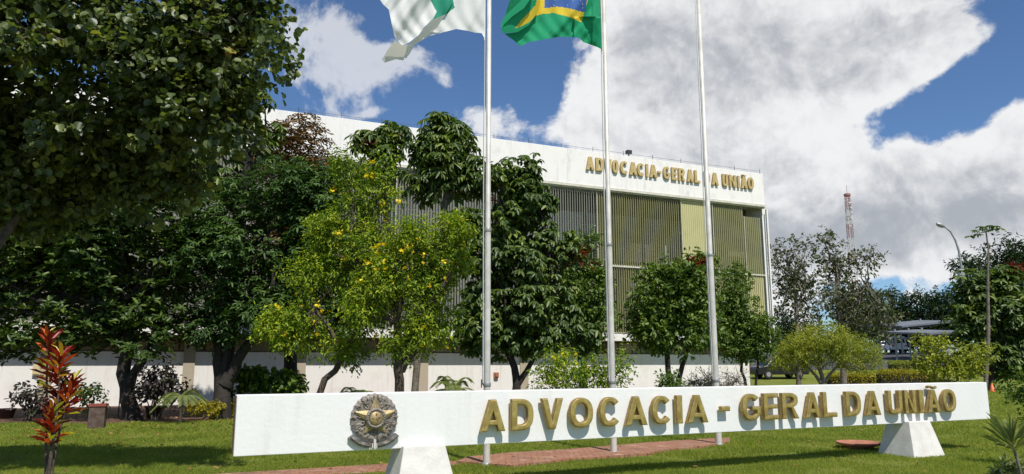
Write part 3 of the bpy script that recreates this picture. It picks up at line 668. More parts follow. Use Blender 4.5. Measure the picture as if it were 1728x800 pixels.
cloth(mb, low, YW, lambda x, y: -.50 + max(0, (y - 66)) * .014, lambda x, y: 0)
hem = [(647, 96), (655, 95), (681, 96), (683, 99), (680, 102), (668, 100), (655, 104), (649, 106), (643, 99)]
cloth(mb, hem, YW, lambda x, y: -.15 + ripple(x, y), lambda x, y: 0)
wo_ = hitz(821, 786, 0)
fw = mb.build('flag', [FL['w'], FL['g2']], None, origin=wo_); fw.location = wo_
tag(fw, 'white flag with a green device, folded over at its fly end', 'flag')
b = MB(); b.tube([atY(817.5, -105, YW - .05), atY(817.5, 68, YW - .05)], .011, 6); b.build('hoist_sleeve', FL['w'], fw, origin=wo_)

# ================================================================= BUILDING (local x along the facade, local y into the building)
BA = R(24); BO = Vector((0, 36.6, 0)); bd = Vector((math.cos(BA), math.sin(BA), 0)); bn = Vector((math.sin(BA), -math.cos(BA), 0))
def fac(x, y, n):
    d = ray(x, y); t = (BO + bn * n - Vector((0, 0, 0))).dot(bn) / d.dot(bn); P = d * t; return (P - BO).dot(bd), EYE + d.z * t
bl = thing('office_building', 'long low white office building with louvred upper storeys and brass lettering on its roof band', 'building', BO, BA)
S0 = -36.0; S1 = fac(1289, 320, .8)[0]; Z1 = 2.85; ZF = fac(1100, 330, .8)[1]; ZF = 10.85; ZT = 12.74; ZM = 6.72; N = .8
b = MB(); b.box(S0, S1 - 1.2, 0, 18, -.3, 2.14); b.box(S0, S1 - 1.2, .35, 18, 2.14, 2.80); b.build('base_wall', M['wallw'], bl)
b = MB(); b.box(S0, S1, -N, 18, 2.80, 3.16); b.build('floor_slab', M['fascia'], bl, bevel=.01)
b = MB(); b.box(S0, S1, -N, 18, ZF, ZT); b.build('roof_band', M['fascia'], bl, bevel=.015)
b = MB(); b.box(S0, S1 + .02, -N - .06, -N - .002, ZF - .13, ZF - .02); b.box(S0, S1 + .02, -N + .04, -N + .2, ZF - .20, ZF - .002); b.box(S1 - .95, S1 - .93, -N - .004, -N - .001, ZF, ZT - .01)
b.build('drip_ledge', M['ledge'], bl)
b = MB(); b.box(S0, S1 - .2, -N + .06, 0.2, ZM - .07, ZM + .0); b.build('storey_ledge', M['ledge'], bl)
b = MB(); b.box(S1 - .02, S1 + .22, -N + .25, 18, 3.16, ZF + .1); b.box(S1 + .1, S1 + .2, -N + .0, -N + .1, 3.2, ZF - .25); b.build('end_wall', M['wallw'], bl)
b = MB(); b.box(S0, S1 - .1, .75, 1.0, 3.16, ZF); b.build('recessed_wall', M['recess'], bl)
# window bands behind the louvres
k = S0; wi = 0
while k < S1 - 2:
    for z0, z1 in ((3.9, 6.3), (7.2, 9.75)):
        b = MB(); b.box(k + .06, k + 1.72, .735, .749, z0, z1); o = b.build('curtained_window', M['curtain'], bl)
    k += 1.85
    wi += 1
# strip windows in the base wall
k = S0
bw = fac(330, 580, 0)[0]
while k < S1 - 3:
    b = MB(); b.box(k, k + 2.7, .06, .12, 2.14, 2.20); b.box(k, k + 2.7, .06, .12, 2.70, 2.78)
    for q in range(4): b.box(k + q * .88, k + q * .88 + .06, .061, .119, 2.20, 2.70)
    f_ = b.build('strip_window', M['frame_brown'], bl)
    b = MB(); b.box(k + .06, k + 2.64, .085, .095, 2.2, 2.7); b.build('pane', M['pane_reflection'], f_)
    k += 2.75
pil = [fac(317, 640, 0)[0], fac(506, 640, 0)[0], fac(714, 640, 0)[0], fac(884, 640, 0)[0]]
sp = (pil[2] - pil[0]) / 2; pil += [pil[0] - sp, pil[0] - 2 * sp, pil[0] - 3 * sp, pil[3] + sp, fac(1260, 640, .05)[0]]
for s in pil:
    if s < S1 - .8:
        b = MB(); b.box(s - .22, s + .22, -.07, .0 - .001, -.2, 2.798); b.build('pilaster', M['pilaster'] if s < 10 else M['wallw'], bl)
# louvre screens
def louvre(s0, s1, z0, z1, ang, m, pitch=.14, dep=.15):
    b = MB(); k = s0 + pitch / 2
    while k < s1:
        M4 = Matrix.Translation((k, -N + .14, 0)) @ Matrix.Rotation(R(ang), 4, 'Z'); b.box(-dep / 2, dep / 2, -.008, .008, z0, z1, 0, M4); k += pitch
    o = b.build('louvre_screen', m, bl)
    b = MB(); b.box(s0, s0 + .03, -N + .08, -N + .2, z0, z1); b.box(s0 + .03, s1, -N + .155, -N + .185, z0 + .0, z0 + .05); b.box(s0 + .03, s1, -N + .24, -N + .27, (z0 + z1) / 2, (z0 + z1) / 2 + .04); b.build('rail', M['ledge'], o)
sB = [fac(x, 400, .66)[0] for x in (1150, 1203, 1256, 1283)]
secw = 5.4; edges = [sB[0]]
while edges[-1] > S0: edges.append(edges[-1] - secw)
edges = edges[::-1]
for z0, z1, fl_ in ((3.2, ZM - .08, 0), (ZM + .01, ZF - .03, 1)):
    for i in range(len(edges) - 1):
        a, c = max(edges[i], S0), edges[i + 1]
        louvre(a, c - .02, z0, z1, (50 if i < len(edges) - 2 else 36), M['slat_open'] if i < len(edges) - 2 else M['slat_olive'])
    louvre(sB[0], sB[1] - .02, z0, z1, 8 if fl_ else 50, M['slat_beige'] if fl_ else M['slat_olive'])
    louvre(sB[1], sB[2] - .02, z0, z1, 22, M['slat_olive'])
    louvre(sB[2], sB[3], z0, z1 - (.75 if fl_ else 0), 18, M['slat_olive'] if fl_ else M['slat_beige'])
fw_ = [('A', 988.5, 1002), ('D', 1005, 1017), ('V', 1018.5, 1031), ('O', 1032.5, 1042.5), ('C', 1046, 1058.5), ('A', 1061, 1074), ('C', 1074.5, 1086), ('I', 1089, 1092.5), ('A', 1095, 1107.5), ('-', 1109, 1114), ('G', 1118, 1129), ('E', 1132, 1140.5),
       ('R', 1143.5, 1154), ('A', 1157.5, 1168.5), ('L', 1170.5, 1179), ('D', 1186, 1196), ('A', 1199, 1210), ('U', 1217, 1226), ('N', 1228.5, 1239.5), ('I', 1242.5, 1245.5), ('Ã', 1248, 1258.5), ('O', 1259.5, 1269)]
for ch, x0, x1 in fw_:
    a, c = fac(x0, 280, .85)[0], fac(x1, 280, .85)[0]; me = letter_mesh(ch, c - a + .02, .72, .165, .09, .01)
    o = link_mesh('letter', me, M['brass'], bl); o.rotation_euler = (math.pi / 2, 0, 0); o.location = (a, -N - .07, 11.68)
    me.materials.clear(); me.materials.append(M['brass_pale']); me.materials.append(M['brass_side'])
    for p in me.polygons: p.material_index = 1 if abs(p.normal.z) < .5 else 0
# lightning wire with rods on the parapet
b = MB(); k = S0 + .5; pv = None
while k < S1:
    b.tube([(k, -N + .1, ZT - .02), (k, -N + .1, ZT + .28)], .014, 4); k += 1.9
b.tube([(S0 + .5, -N + .1, ZT + .16), (S1 - .3, -N + .1, ZT + .16)], .008, 4); b.build('lightning_wire', M['dark_metal'], bl)
fs_ = fac(1064.5, 262, .7)[0]
b = MB(); b.tube([(fs_, -N + .3, ZT - .02), (fs_, -N + .3, ZT + .3)], .03, 6); b.box(fs_ - .14, fs_ + .14, -N + .18, -N + .42, ZT + .22, ZT + .42); b.build('roof_floodlight', M['dark_metal'], bl)
# small fittings on the base wall
s, z = fac(838, 632, .1); b = MB(); b.box(s - .12, s + .12, -.10, -.001, z - .16, z + .1); b.box(s - .07, s + .07, -.16, -.10, z - .1, z + .04); b.build('wall_light', M['terracotta'], bl)
s, z = fac(61, 624, .1); b = MB(); b.box(s - .12, s + .12, -.10, -.001, z - .2, z + .2); b.box(s - .09, s + .09, -.12, -.10, z - .16, z + .16); b.build('meter_box', M['beige_box'], bl)

# ================================================================= TREES
def D(**k): return k
tree('broad_leaved_tree', 'large grey-green round-leaved tree overhanging the left corner, nearest the camera', 'tree', -260, 9.6,
     [(60, 60, 170, 130, .5), (250, 60, 150, 120, .6), (120, 210, 170, 110, 1.2), (300, 190, 130, 110, .9), (-60, 200, 160, 200, 1.2), (60, 330, 130, 70, 2.6), (385, 110, 80, 110, .8), (385, 30, 90, 60, .8), (250, 310, 90, 50, 1.8), (330, -60, 160, 60, .6), (100, -90, 250, 80, .4)],
     11, D(mat='lf_near', ntw=5200, per=7, L=.115, Wd=.105, shape='r', tw=.30, droop=.45, sub=9, subr=.42, shell=.5, twig_n=700, dz=.9), trunk=[[(-260, 800, 26), (-230, 600, 22), (-150, 480, 16), (-10, 420, 10, 1.4), (60, 330, 7, 1.8), (120, 240, 5, 1.6)], [(-230, 600, 20), (-200, 300, 14), (-60, 100, 9)], [(60, 330, 6, 1.8), (240, 190, 4, 1.6), (330, 110, 3, 1.2), (440, 70, 1.8, .8)]],
     bark='bark', extra=[D(name='outer_sprays', mat='lf_near', lobes=[(455, 60, 36, 26), (478, 100, 24, 16), (445, 120, 26, 30)], ntw=34, per=7, L=.10, Wd=.095, shape='r', tw=.28, droop=.3, sub=4)])
tree('magnolia_tree', 'dark glossy-leaved tree at the left edge with a curved black trunk in the soil bed', 'tree', 215, 22.6,
     [(60, 440, 130, 110), (220, 470, 120, 110), (-60, 470, 120, 110), (130, 540, 120, 60), (250, 560, 80, 50), (40, 570, 90, 40), (150, 360, 150, 90), (280, 400, 70, 110), (300, 500, 50, 60, .8), (330, 420, 40, 60, .8), (120, 470, 120, 80, 1)],
     12, D(mat='lf_dark', ntw=4400, per=7, L=.24, Wd=.095, shape='l', mode='whorl', pitch=.35, tw=.3, sub=9), trunk=[[(225, 708, 15), (215, 670, 12), (208, 630, 11), (222, 580, 10), (200, 520, 8)], [(218, 650, 8), (240, 610, 7), (262, 560, 6)]], bark='bark_dark')
tree('mango_tree', 'dense deep-green tree with a forked black trunk, left of the sign panel', 'tree', 378, 23,
     [(420, 420, 110, 110), (350, 440, 70, 110), (490, 400, 80, 100), (440, 520, 110, 55), (380, 560, 60, 40), (530, 330, 60, 60), (460, 330, 90, 70), (570, 430, 55, 60, 1), (590, 540, 50, 50, 1), (560, 500, 60, 50, 1), (640, 500, 30, 50, 1)],
     13, D(mat='lf_mango', ntw=4600, per=8, L=.20, Wd=.06, shape='l', mode='whorl', pitch=-.15, tw=.3, sub=9), trunk=[[(372, 708, 16), (375, 660, 13), (368, 610, 9), (365, 570, 7)], [(380, 650, 11), (402, 605, 9), (435, 560, 6)], [(376, 640, 8), (384, 590, 6), (390, 540, 5)]], bark='bark_dark')
tree('bronze_topped_tree', 'tree with brownish bronze new leaves rising against the roof band', 'tree', 490, 27,
     [(500, 240, 55, 45), (460, 270, 50, 60), (535, 275, 30, 30), (500, 310, 70, 50), (480, 400, 80, 80)],
     14, D(mat='lf_brown', ntw=1500, per=7, L=.19, Wd=.06, shape='l', mode='whorl', pitch=.1, tw=.3, sub=9), trunk=[[(490, 690, 12), (490, 560, 10), (492, 430, 8)]], bark='bark_dark')
tree('umbrella_tree', 'umbrella tree with drooping leaf fans just right of the round-leaved crown', 'tree', 385, 24.5,
     [(432, 165, 30, 25), (400, 220, 50, 50), (440, 230, 28, 40), (370, 300, 60, 60)], 15, D(mat='lf_umb', ntw=420, per=11, L=.30, Wd=.085, shape='l', mode='whorl', pitch=-.55, tw=.25, sub=5),
     trunk=[[(385, 700, 6), (400, 500, 6), (415, 300, 5)]], bark='bark_dark', group='umbrella trees in front of the facade')
YELL = dict(mat='lf_yel', per=14, L=.10, Wd=.036, shape='l', tw=.40, droop=.5, sub=8, subr=.33, shell=.6)
def fl_(lobes, n, per=7): return [D(name='blossoms', mat='petal', lobes=lobes, ntw=int(n * 2.2), per=per - 2, L=.065, Wd=.07, shape='r', tw=.13, droop=-.2, sub=8, shell=.97)]
tree('yellow_flowering_tree', 'tall feathery yellow-flowered tree with a leaning trunk and the highest wispy top', 'tree', 535, 18.5,
     [(550, 465, 50, 45), (500, 550, 50, 42), (570, 590, 50, 20), (615, 425, 40, 55), (636, 325, 26, 40), (586, 290, 24, 34), (560, 390, 30, 38), (652, 270, 12, 20), (600, 350, 22, 26), (466, 560, 24, 24)],
     16, D(ntw=1650, **YELL), trunk=[[(520, 690, 6), (548, 640, 5.5), (575, 610, 5), (600, 560, 4), (615, 480, 3.5)], [(575, 610, 4), (560, 560, 3), (530, 520, 2.5)]],
     extra=fl_([(640, 310, 45, 55), (500, 545, 55, 50), (560, 340, 30, 50), (620, 400, 60, 70), (460, 570, 15, 20)], 34), group='yellow-flowered trees behind the sign')
tree('yellow_flowering_tree', 'bushy feathery yellow-flowered tree with an upright forked trunk, beside the white-flag pole', 'tree', 676, 17.8,
     [(690, 410, 55, 40), (768, 405, 32, 38), (650, 480, 48, 42), (725, 545, 46, 42), (685, 585, 40, 26), (618, 525, 34, 36), (745, 460, 42, 42), (715, 480, 35, 35)],
     17, D(ntw=1850, **YELL), trunk=[[(668, 690, 8.5), (674, 640, 8), (676, 600, 7), (672, 540, 5)], [(677, 625, 6), (697, 598, 5), (712, 550, 4)]],
     extra=fl_([(700, 450, 90, 75), (780, 420, 25, 40), (640, 470, 40, 50), (690, 550, 60, 50)], 44), group='yellow-flowered trees behind the sign')
UMB = dict(mat='lf_umb', per=11, L=.36, Wd=.095, shape='l', mode='whorl', pitch=-.6, tw=.3, sub=7)
tree('umbrella_tree', 'umbrella tree with two small domed tops and red flower spikes above the tall yellow-flowered tree', 'tree', 650, 26,
     [(620, 235, 22, 18), (660, 225, 24, 18), (655, 255, 28, 24), (640, 290, 30, 30)], 18, D(ntw=200, **UMB), trunk=[[(676, 700, 6), (668, 450, 6), (645, 300, 5)]], bark='bark_dark', group='umbrella trees in front of the facade',
     extra=[D(name='flower_spikes', mat='lf_red', lobes=[(628, 248, 14, 12), (672, 240, 10, 5)], ntw=16, per=6, L=.4, Wd=.03, shape='l', tw=.3, sub=3, mode='whorl', pitch=.4)])
tree('umbrella_tree', 'tall umbrella tree with a domed top and visible grey trunk left of the white-flag pole', 'tree', 752, 25,
     [(748, 225, 40, 30), (720, 250, 25, 30), (785, 250, 30, 30), (755, 285, 60, 40), (720, 320, 28, 28), (790, 310, 25, 30), (740, 260, 40, 30)], 19, D(ntw=560, **UMB),
     trunk=[[(697, 690, 6), (705, 600, 6), (742, 480, 7), (750, 350, 6), (758, 290, 5)], [(750, 345, 5), (775, 310, 4), (790, 285, 3)]], bark='bark_grey', group='umbrella trees in front of the facade')
tree('umbrella_tree', 'broad dark umbrella tree with red flower spikes behind the white-flag pole', 'tree', 870, 24,
     [(850, 300, 45, 35), (880, 340, 45, 50), (840, 380, 55, 55), (890, 430, 60, 70), (830, 480, 60, 70), (880, 530, 75, 60), (820, 560, 45, 40), (903, 285, 11, 30), (922, 348, 16, 12), (940, 530, 38, 60), (955, 425, 26, 28), (890, 570, 60, 35), (985, 575, 28, 30), (790, 400, 26, 60), (800, 540, 30, 60)],
     20, D(ntw=2500, **dict(UMB, L=.23)), trunk=[[(868, 690, 8), (872, 650, 7), (868, 620, 6), (850, 560, 5)], [(872, 650, 5), (900, 605, 4), (915, 560, 3)]], bark='bark_dark', group='umbrella trees in front of the facade',
     extra=[D(name='flower_spikes', mat='lf_red', lobes=[(858, 337, 18, 9), (955, 435, 26, 7), (985, 430, 12, 8)], ntw=26, per=6, L=.4, Wd=.04, shape='l', tw=.3, sub=3, mode='whorl', pitch=.3)])
tree('leafy_tree', 'mid-green tree between the first two flagpoles, standing close to the louvres', 'tree', 985, 31,
     [(975, 470, 40, 50), (1000, 520, 35, 60), (960, 540, 40, 50), (1012, 480, 14, 30), (990, 410, 14, 20)], 21, D(mat='lf_mid', ntw=1100, per=7, L=.20, Wd=.10, shape='l', tw=.35, sub=9), trunk=[[(985, 690, 6), (985, 560, 5)]], bark='bark_dark', group='leafy trees along the facade')
tree('leafy_tree', 'round leafy tree with red flower spikes and a forked trunk, between the last two flagpoles', 'tree', 1140, 29,
     [(1120, 500, 55, 50), (1160, 490, 50, 50), (1100, 550, 42, 35), (1165, 555, 50, 40), (1185, 450, 20, 25), (1140, 460, 40, 25), (1120, 580, 40, 18)], 22,
     D(mat='lf_mid', ntw=1900, per=7, L=.19, Wd=.10, shape='l', tw=.35, sub=10), trunk=[[(1132, 680, 5), (1132, 645, 5), (1126, 600, 4.5), (1122, 560, 4)], [(1136, 670, 5), (1152, 615, 4), (1165, 570, 3)]], bark='bark_dark', group='leafy trees along the facade',
     extra=[D(name='flower_spikes', mat='lf_red', lobes=[(1158, 450, 26, 7), (1185, 452, 16, 6)], ntw=22, per=7, L=.5, Wd=.04, shape='l', tw=.3, sub=3, mode='whorl', pitch=.25)])
tree('leafy_tree', 'bright green slender tree right of the last flagpole by the building corner', 'tree', 1258, 32,
     [(1235, 490, 32, 35), (1225, 540, 30, 40), (1265, 540, 38, 40), (1280, 575, 30, 35), (1250, 585, 35, 25), (1215, 580, 14, 25)], 23, D(mat='lf_mid', ntw=1500, per=7, L=.16, Wd=.075, shape='l', tw=.35, sub=10),
     trunk=[[(1262, 675, 2.5), (1257, 640, 2.5), (1252, 605, 2.2)], [(1272, 680, 2.5), (1276, 640, 2.2), (1280, 590, 2)]], bark='bark_dark', group='leafy trees along the facade')
SPS = dict(mat='lf_sparse', per=6, L=.24, Wd=.12, shape='l', tw=.6, sub=9, subr=.5, shell=.5, twig_n=420)
tree('sparse_tree', 'thin see-through olive tree right of the building corner, lower of the pair', 'tree', 1345, 44,
     [(1340, 450, 40, 45), (1355, 420, 22, 20), (1320, 480, 30, 35), (1350, 510, 40, 50), (1310, 440, 22, 30)], 24, D(ntw=330, **SPS), trunk=[[(1348, 680, 4), (1345, 560, 3.5), (1342, 470, 2.5)]], bark='bark_grey', group='sparse olive trees')
tree('sparse_tree', 'taller see-through olive tree with wispy top below the lattice mast', 'tree', 1420, 46,
     [(1402, 430, 22, 26), (1392, 404, 18, 11), (1422, 475, 34, 38), (1462, 440, 26, 14), (1455, 505, 42, 28), (1482, 545, 32, 32), (1435, 545, 40, 36), (1405, 520, 26, 40)], 25, D(ntw=640, **SPS), trunk=[[(1425, 680, 5), (1420, 560, 4.5), (1412, 450, 3)], [(1420, 560, 3), (1460, 480, 2)]], bark='bark_grey', group='sparse olive trees')
tree('round_bush_tree', 'low round yellow-green fine-leaved tree with a branching trunk behind the word on the sign', 'tree', 1387, 40,
     [(1390, 590, 75, 32), (1340, 600, 40, 24), (1445, 600, 42, 26), (1390, 572, 55, 22), (1325, 612, 22, 15), (1470, 612, 18, 14)], 26, D(mat='lf_bush', ntw=2600, per=10, L=.12, Wd=.035, shape='l', tw=.4, droop=.2, sub=12, subr=.35),
     trunk=[[(1388, 680, 4), (1389, 645, 4), (1382, 620, 3)], [(1389, 650, 3), (1410, 620, 2)], [(1388, 650, 3), (1362, 618, 2)]], bark='bark_grey')
# distant trees and the right group
far = [(1455, 520, 45, 45, 104, 'dark far tree left of the carport, behind the sparse trees'), (1510, 522, 40, 38, 112, 'dark far tree above the left end of the carport roof'), (1560, 520, 42, 34, 108, 'dark far tree over the middle of the carport roof'), (1605, 525, 40, 38, 104, 'dark far tree behind the lamp post'), (1335, 560, 60, 50, 98, 'dark far tree seen through the lower sparse tree')]
for i, (x, y, rx, ry, Y, lab) in enumerate(far):
    tree('dark_tree', lab, 'tree', x, Y, [(x, y, rx * .8, ry * .8), (x - rx * .4, y + 20, rx * .6, ry * .7), (x + rx * .4, y + 22, rx * .6, ry * .7), (x, y + 45, rx, 28)], 40 + i, D(mat='lf_far', ntw=800, per=8, L=.55, Wd=.24, shape='d', tw=1.0, sub=9),
         trunk=[[(x, 600, 4), (x, 560, 3)]], bark='bark_dark', group='dark trees in the distance')
tree('dark_tree', 'tall dark broad-crowned tree at the right edge of the picture', 'tree', 1700, 62,
     [(1700, 440, 50, 30), (1650, 455, 32, 22), (1740, 470, 50, 45), (1660, 500, 45, 40), (1700, 540, 60, 60)], 46, D(mat='lf_far', ntw=1500, per=8, L=.42, Wd=.16, shape='d', tw=.8, sub=9), trunk=[[(1705, 660, 6), (1700, 520, 4)]], bark='bark_dark', group='dark trees in the distance')
tree('large_leaved_tree', 'mid-height tree with large pale-lit leaves in front of the tall dark tree at right', 'tree', 1675, 46,
     [(1650, 490, 35, 35), (1700, 480, 38, 32), (1690, 540, 50, 45), (1635, 545, 28, 40), (1740, 540, 40, 60), (1660, 590, 50, 30), (1720, 590, 40, 30)], 47, D(mat='lf_umb', ntw=1300, per=8, L=.42, Wd=.15, shape='l', mode='whorl', pitch=-.3, tw=.5, sub=9),
     trunk=[[(1672, 670, 5), (1675, 600, 4.5), (1680, 520, 3)]], bark='bark_dark', extra=[D(name='flower_spikes', mat='lf_red', lobes=[(1716, 456, 12, 7)], ntw=10, per=6, L=.6, Wd=.06, shape='l', tw=.3, sub=3, mode='whorl', pitch=.3)])
# slender cecropia with a parasol of leaves
rng = np.random.default_rng(60); Yc = 41; base = Vector((atY(1666, 500, Yc).x, Yc, 0)); t = thing('parasol_tree', 'slender bare-stemmed tree with one flat parasol of leaves against the clouds', 'tree', base)
b = MB(); P = [atY(1666, 700, Yc), atY(1668, 560, Yc), atY(1667, 470, Yc), atY(1668, 420, Yc), atY(1664, 392, Yc)]; P[0].z = -.1; b.tube(P, [.12, .10, .07, .05, .035], 7)
tips = [(1636, 398), (1645, 388), (1655, 382), (1668, 380), (1680, 381), (1688, 385), (1650, 395), (1675, 386), (1660, 386)]
pos = []; dr = []; nm = []
for (x, y) in tips:
    e = atY(x, y, Yc + rng.uniform(-.5, .5)); b.tube([P[-1], (P[-1] + e) / 2 + Vector((0, 0, .05)), e], [.02, .012, .008], 4)
    for k in range(8):
        a = k / 8 * 6.28 + rng.random(); pos.append(e); dr.append((math.cos(a), math.sin(a), rng.uniform(-.7, -.15))); nm.append((0, 0, 1))
b.build('trunk', M['bark_grey'], t, base); leaves('crown', np.array(pos), np.array(dr), np.array(nm) + rng.normal(size=(len(pos), 3)) * .2, .32, .11, 'l', M['lf_umb'], t, base)
# shrubs, hedges
def shrub(name, label, px, Y, lobes, seed, leaf, stems=5, group=None, bark='bark', cat='shrub', extra=None):
    x0 = px; tr = []
    rs = random.Random(seed)
    for k in range(stems):
        q = rs.choice(lobes); tr.append([(px + rs.uniform(-4, 4), F * 1.62 / Y + 606, .035 * F / Y * 0.6), (px + (q[0] - px) * .4 + rs.uniform(-3, 3), (q[1] + q[3] + 612 + F * 1.6 / Y) / 2, .02 * F / Y), (q[0], q[1], .01 * F / Y)])
    return tree(name, label, cat, px, Y, lobes, seed, leaf, trunk=tr, group=group, bark=bark, limbs=False, extra=extra)
shrub('yellow_green_shrub', 'tall leafy yellow-green shrub with pale bare stems below the carport roof', 1610, 40, [(1585, 592, 26, 22), (1622, 618, 34, 18), (1556, 580, 14, 14), (1655, 604, 22, 16), (1598, 628, 36, 14), (1560, 612, 14, 20)], 70,
      D(mat='lf_bush', ntw=520, per=7, L=.19, Wd=.09, shape='l', tw=.4, sub=9, subr=.35), 8, bark='bark_grey')
shrub('green_shrub', 'mid-green rounded shrub at the foot of the right-hand trees', 1705, 46, [(1700, 628, 34, 12), (1740, 625, 30, 16)], 71, D(mat='lf_mid', ntw=500, per=7, L=.2, Wd=.09, shape='l', tw=.3, sub=7), 3)
for i, (x0, x1, y, Y, lab) in enumerate(((1395, 1470, 628, 52, 'clipped golden hedge behind the round bush tree'), (1478, 1572, 624, 56, 'clipped golden hedge between the round bush tree and the tall shrub'), (1500, 1560, 614, 66, 'clipped darker golden hedge beside the asphalt'), (1560, 1600, 632, 50, 'low golden hedge under the tall yellow-green shrub'))):
    x0_ = atY(x0, 600, Y).x; x1_ = atY(x1, 600, Y).x; rng = np.random.default_rng(80 + i); z0 = terrain(0, Y); hgt = .9 if i != 3 else .5; n = int((x1_ - x0_) * 900)
    o0 = Vector(((x0_ + x1_) / 2, Y, z0)); P = np.stack([rng.uniform(x0_, x1_, n), rng.uniform(Y - .6, Y + .6, n), z0 + hgt * rng.random(n) ** .5 * (1 + .12 * np.sin(rng.uniform(x0_, x1_, n) * 3))], 1)
    t = thing('hedge', lab, 'hedge', o0, group='golden hedges by the car park'); leaves('foliage', P, rng.normal(size=(n, 3)) + np.array([0, -.3, .5]), rng.normal(size=(n, 3)) + np.array([0, 0, .8]), .13, .07, 'd', M['lf_gold'] if i != 2 else M['lf_bush'], t, o0)
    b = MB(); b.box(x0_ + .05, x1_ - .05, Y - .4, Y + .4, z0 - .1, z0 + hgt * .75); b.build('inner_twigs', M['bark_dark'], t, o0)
# garden plants in front of the base wall
shrub('yellow_flowering_shrub', 'light green shrub with a few yellow flowers at the foot of the middle flagpole', 985, 20, [(940, 615, 25, 25), (975, 635, 40, 25), (1020, 625, 35, 22), (1050, 615, 15, 15), (930, 645, 25, 20), (1000, 655, 40, 14)], 90,
      D(mat='lf_yel', ntw=520, per=9, L=.10, Wd=.04, shape='l', tw=.35, sub=8), 8, extra=fl_([(940, 600, 20, 12), (1055, 612, 14, 8), (985, 620, 40, 10)], 7, 5))
shrub('vine_shrub', 'broad bright-leaved shrub peeping over the left part of the sign panel', 450, 24, [(430, 650, 26, 20), (470, 655, 36, 20), (415, 640, 14, 14), (495, 660, 16, 12)], 91, D(mat='lf_mid', ntw=360, per=6, L=.17, Wd=.12, shape='r', tw=.3, sub=7), 6)
shrub('purple_leaved_shrub', 'dark purple-leaved shrub growing from the pot right of the curved trunk', 262, 22, [(262, 645, 32, 22), (245, 665, 22, 16), (285, 660, 22, 18), (255, 630, 14, 8)], 92, D(mat='lf_purple', ntw=230, per=6, L=.13, Wd=.08, shape='l', tw=.3, sub=6), 6)
shrub('thin_shrub', 'thin dark shrub beside the far-left pot against the white wall', 52, 22, [(50, 668, 26, 12), (35, 662, 10, 6), (62, 685, 16, 10)], 93, D(mat='lf_purple', ntw=90, per=6, L=.13, Wd=.07, shape='l', tw=.3, sub=5), 4)
shrub('thin_shrub', 'thin dark shrub standing behind the weathered box', 152, 22, [(150, 672, 22, 14), (140, 660, 10, 8)], 94, D(mat='lf_dark', ntw=80, per=6, L=.13, Wd=.06, shape='l', tw=.3, sub=5), 3)
shrub('small_green_shrub', 'small fresh green shrub at the forked trunk between the last two flagpoles', 1128, 24, [(1126, 645, 16, 14), (1142, 652, 14, 10)], 95, D(mat='lf_mid', ntw=130, per=6, L=.11, Wd=.06, shape='l', tw=.25, sub=5), 3)
shrub('grey_twiggy_shrub', 'pale grey twiggy shrub right of the last flagpole, against the white wall', 1210, 30, [(1195, 645, 22, 18), (1230, 645, 20, 18), (1175, 650, 14, 12)], 96, D(mat='lf_grey', ntw=300, per=5, L=.12, Wd=.03, shape='d', tw=.4, sub=6, twig_n=200), 8, bark='bark_grey')
rng = np.random.default_rng(97)
for i, (x, Y, wd, lab) in enumerate(((345, 22.5, 36, 'low yellow ground shrub left of the forked trunk'), (391, 23.5, 22, 'low yellow ground shrub between the forked trunk and the sign end'))):
    shrub('golden_shrub', lab, x, Y, [(x - wd * .4, 689, wd * .55, 9), (x + wd * .4, 690, wd * .5, 9)], 98 + i, D(mat='lf_gold', ntw=170, per=7, L=.08, Wd=.05, shape='d', tw=.15, sub=6), 3, group='low golden shrubs')
def palm(name, label, px, py, Y, n, L, seed, group=None, lift=.9, width=.05, m='lf_palm'):
    rng = np.random.default_rng(seed); c = atY(px, py, Y); base = Vector((c.x, c.y, 0)); t = thing(name, label, 'palm', base, group=group)
    b = MB(); b.tube([(c.x, c.y, -.05), (c.x + .02, c.y, c.z * .5), (c.x, c.y, c.z)], [.07, .05, .04], 7); b.build('stem', M['bark'], t, base)
    fr = MB(); pos = []; dr = []; nm = []
    for k in range(n):
        a = 6.283 * k / n + rng.uniform(-.2, .2); el_ = rng.uniform(.25, lift); h = np.array([math.cos(a), math.sin(a), 0]); P = []
        for j in range(13):
            tt = j / 12; P.append(np.array(c) + h * L * tt * math.cos(el_) + np.array([0, 0, L * (math.sin(el_) * tt * 1.25 - .75 * tt * tt)]))
        fr.tube([Vector(p) for p in P], [.008 * (1 - .06 * j) for j in range(13)], 3, cap=False)
        for j in range(1, 13):
            d = unit(P[j] - P[j - 1]); s = unit(np.cross(d, [0, 0, 1]))
            for sg_ in (-1, 1):
                for h2 in (0, .5): pos.append(P[j] - (P[j] - P[j - 1]) * h2); dr.append(d * .7 + s * sg_ + np.array([0, 0, -.1])); nm.append(np.array([0, 0, 1]) + s * sg_ * -.3)
    fo = leaves('fronds', np.array(pos), np.array(dr), np.array(nm), L * .24, .018, 'l', M[m], t, base); fr.build('frond_ribs', M[m], fo, base)
    return t
palm('small_palm', 'small palm in the soil bed right of the purple-leaved shrub', 306, 672, 21.5, 11, .75, 101, 'small palms along the wall')
palm('small_palm', 'small palm whose tips just clear the sign above the bronze emblem', 602, 668, 22, 11, .8, 102, 'small palms along the wall')
palm('small_palm', 'larger pale palm behind the sign left of the white-flag pole', 764, 660, 21, 15, .95, 103, 'small palms along the wall', 1.15)
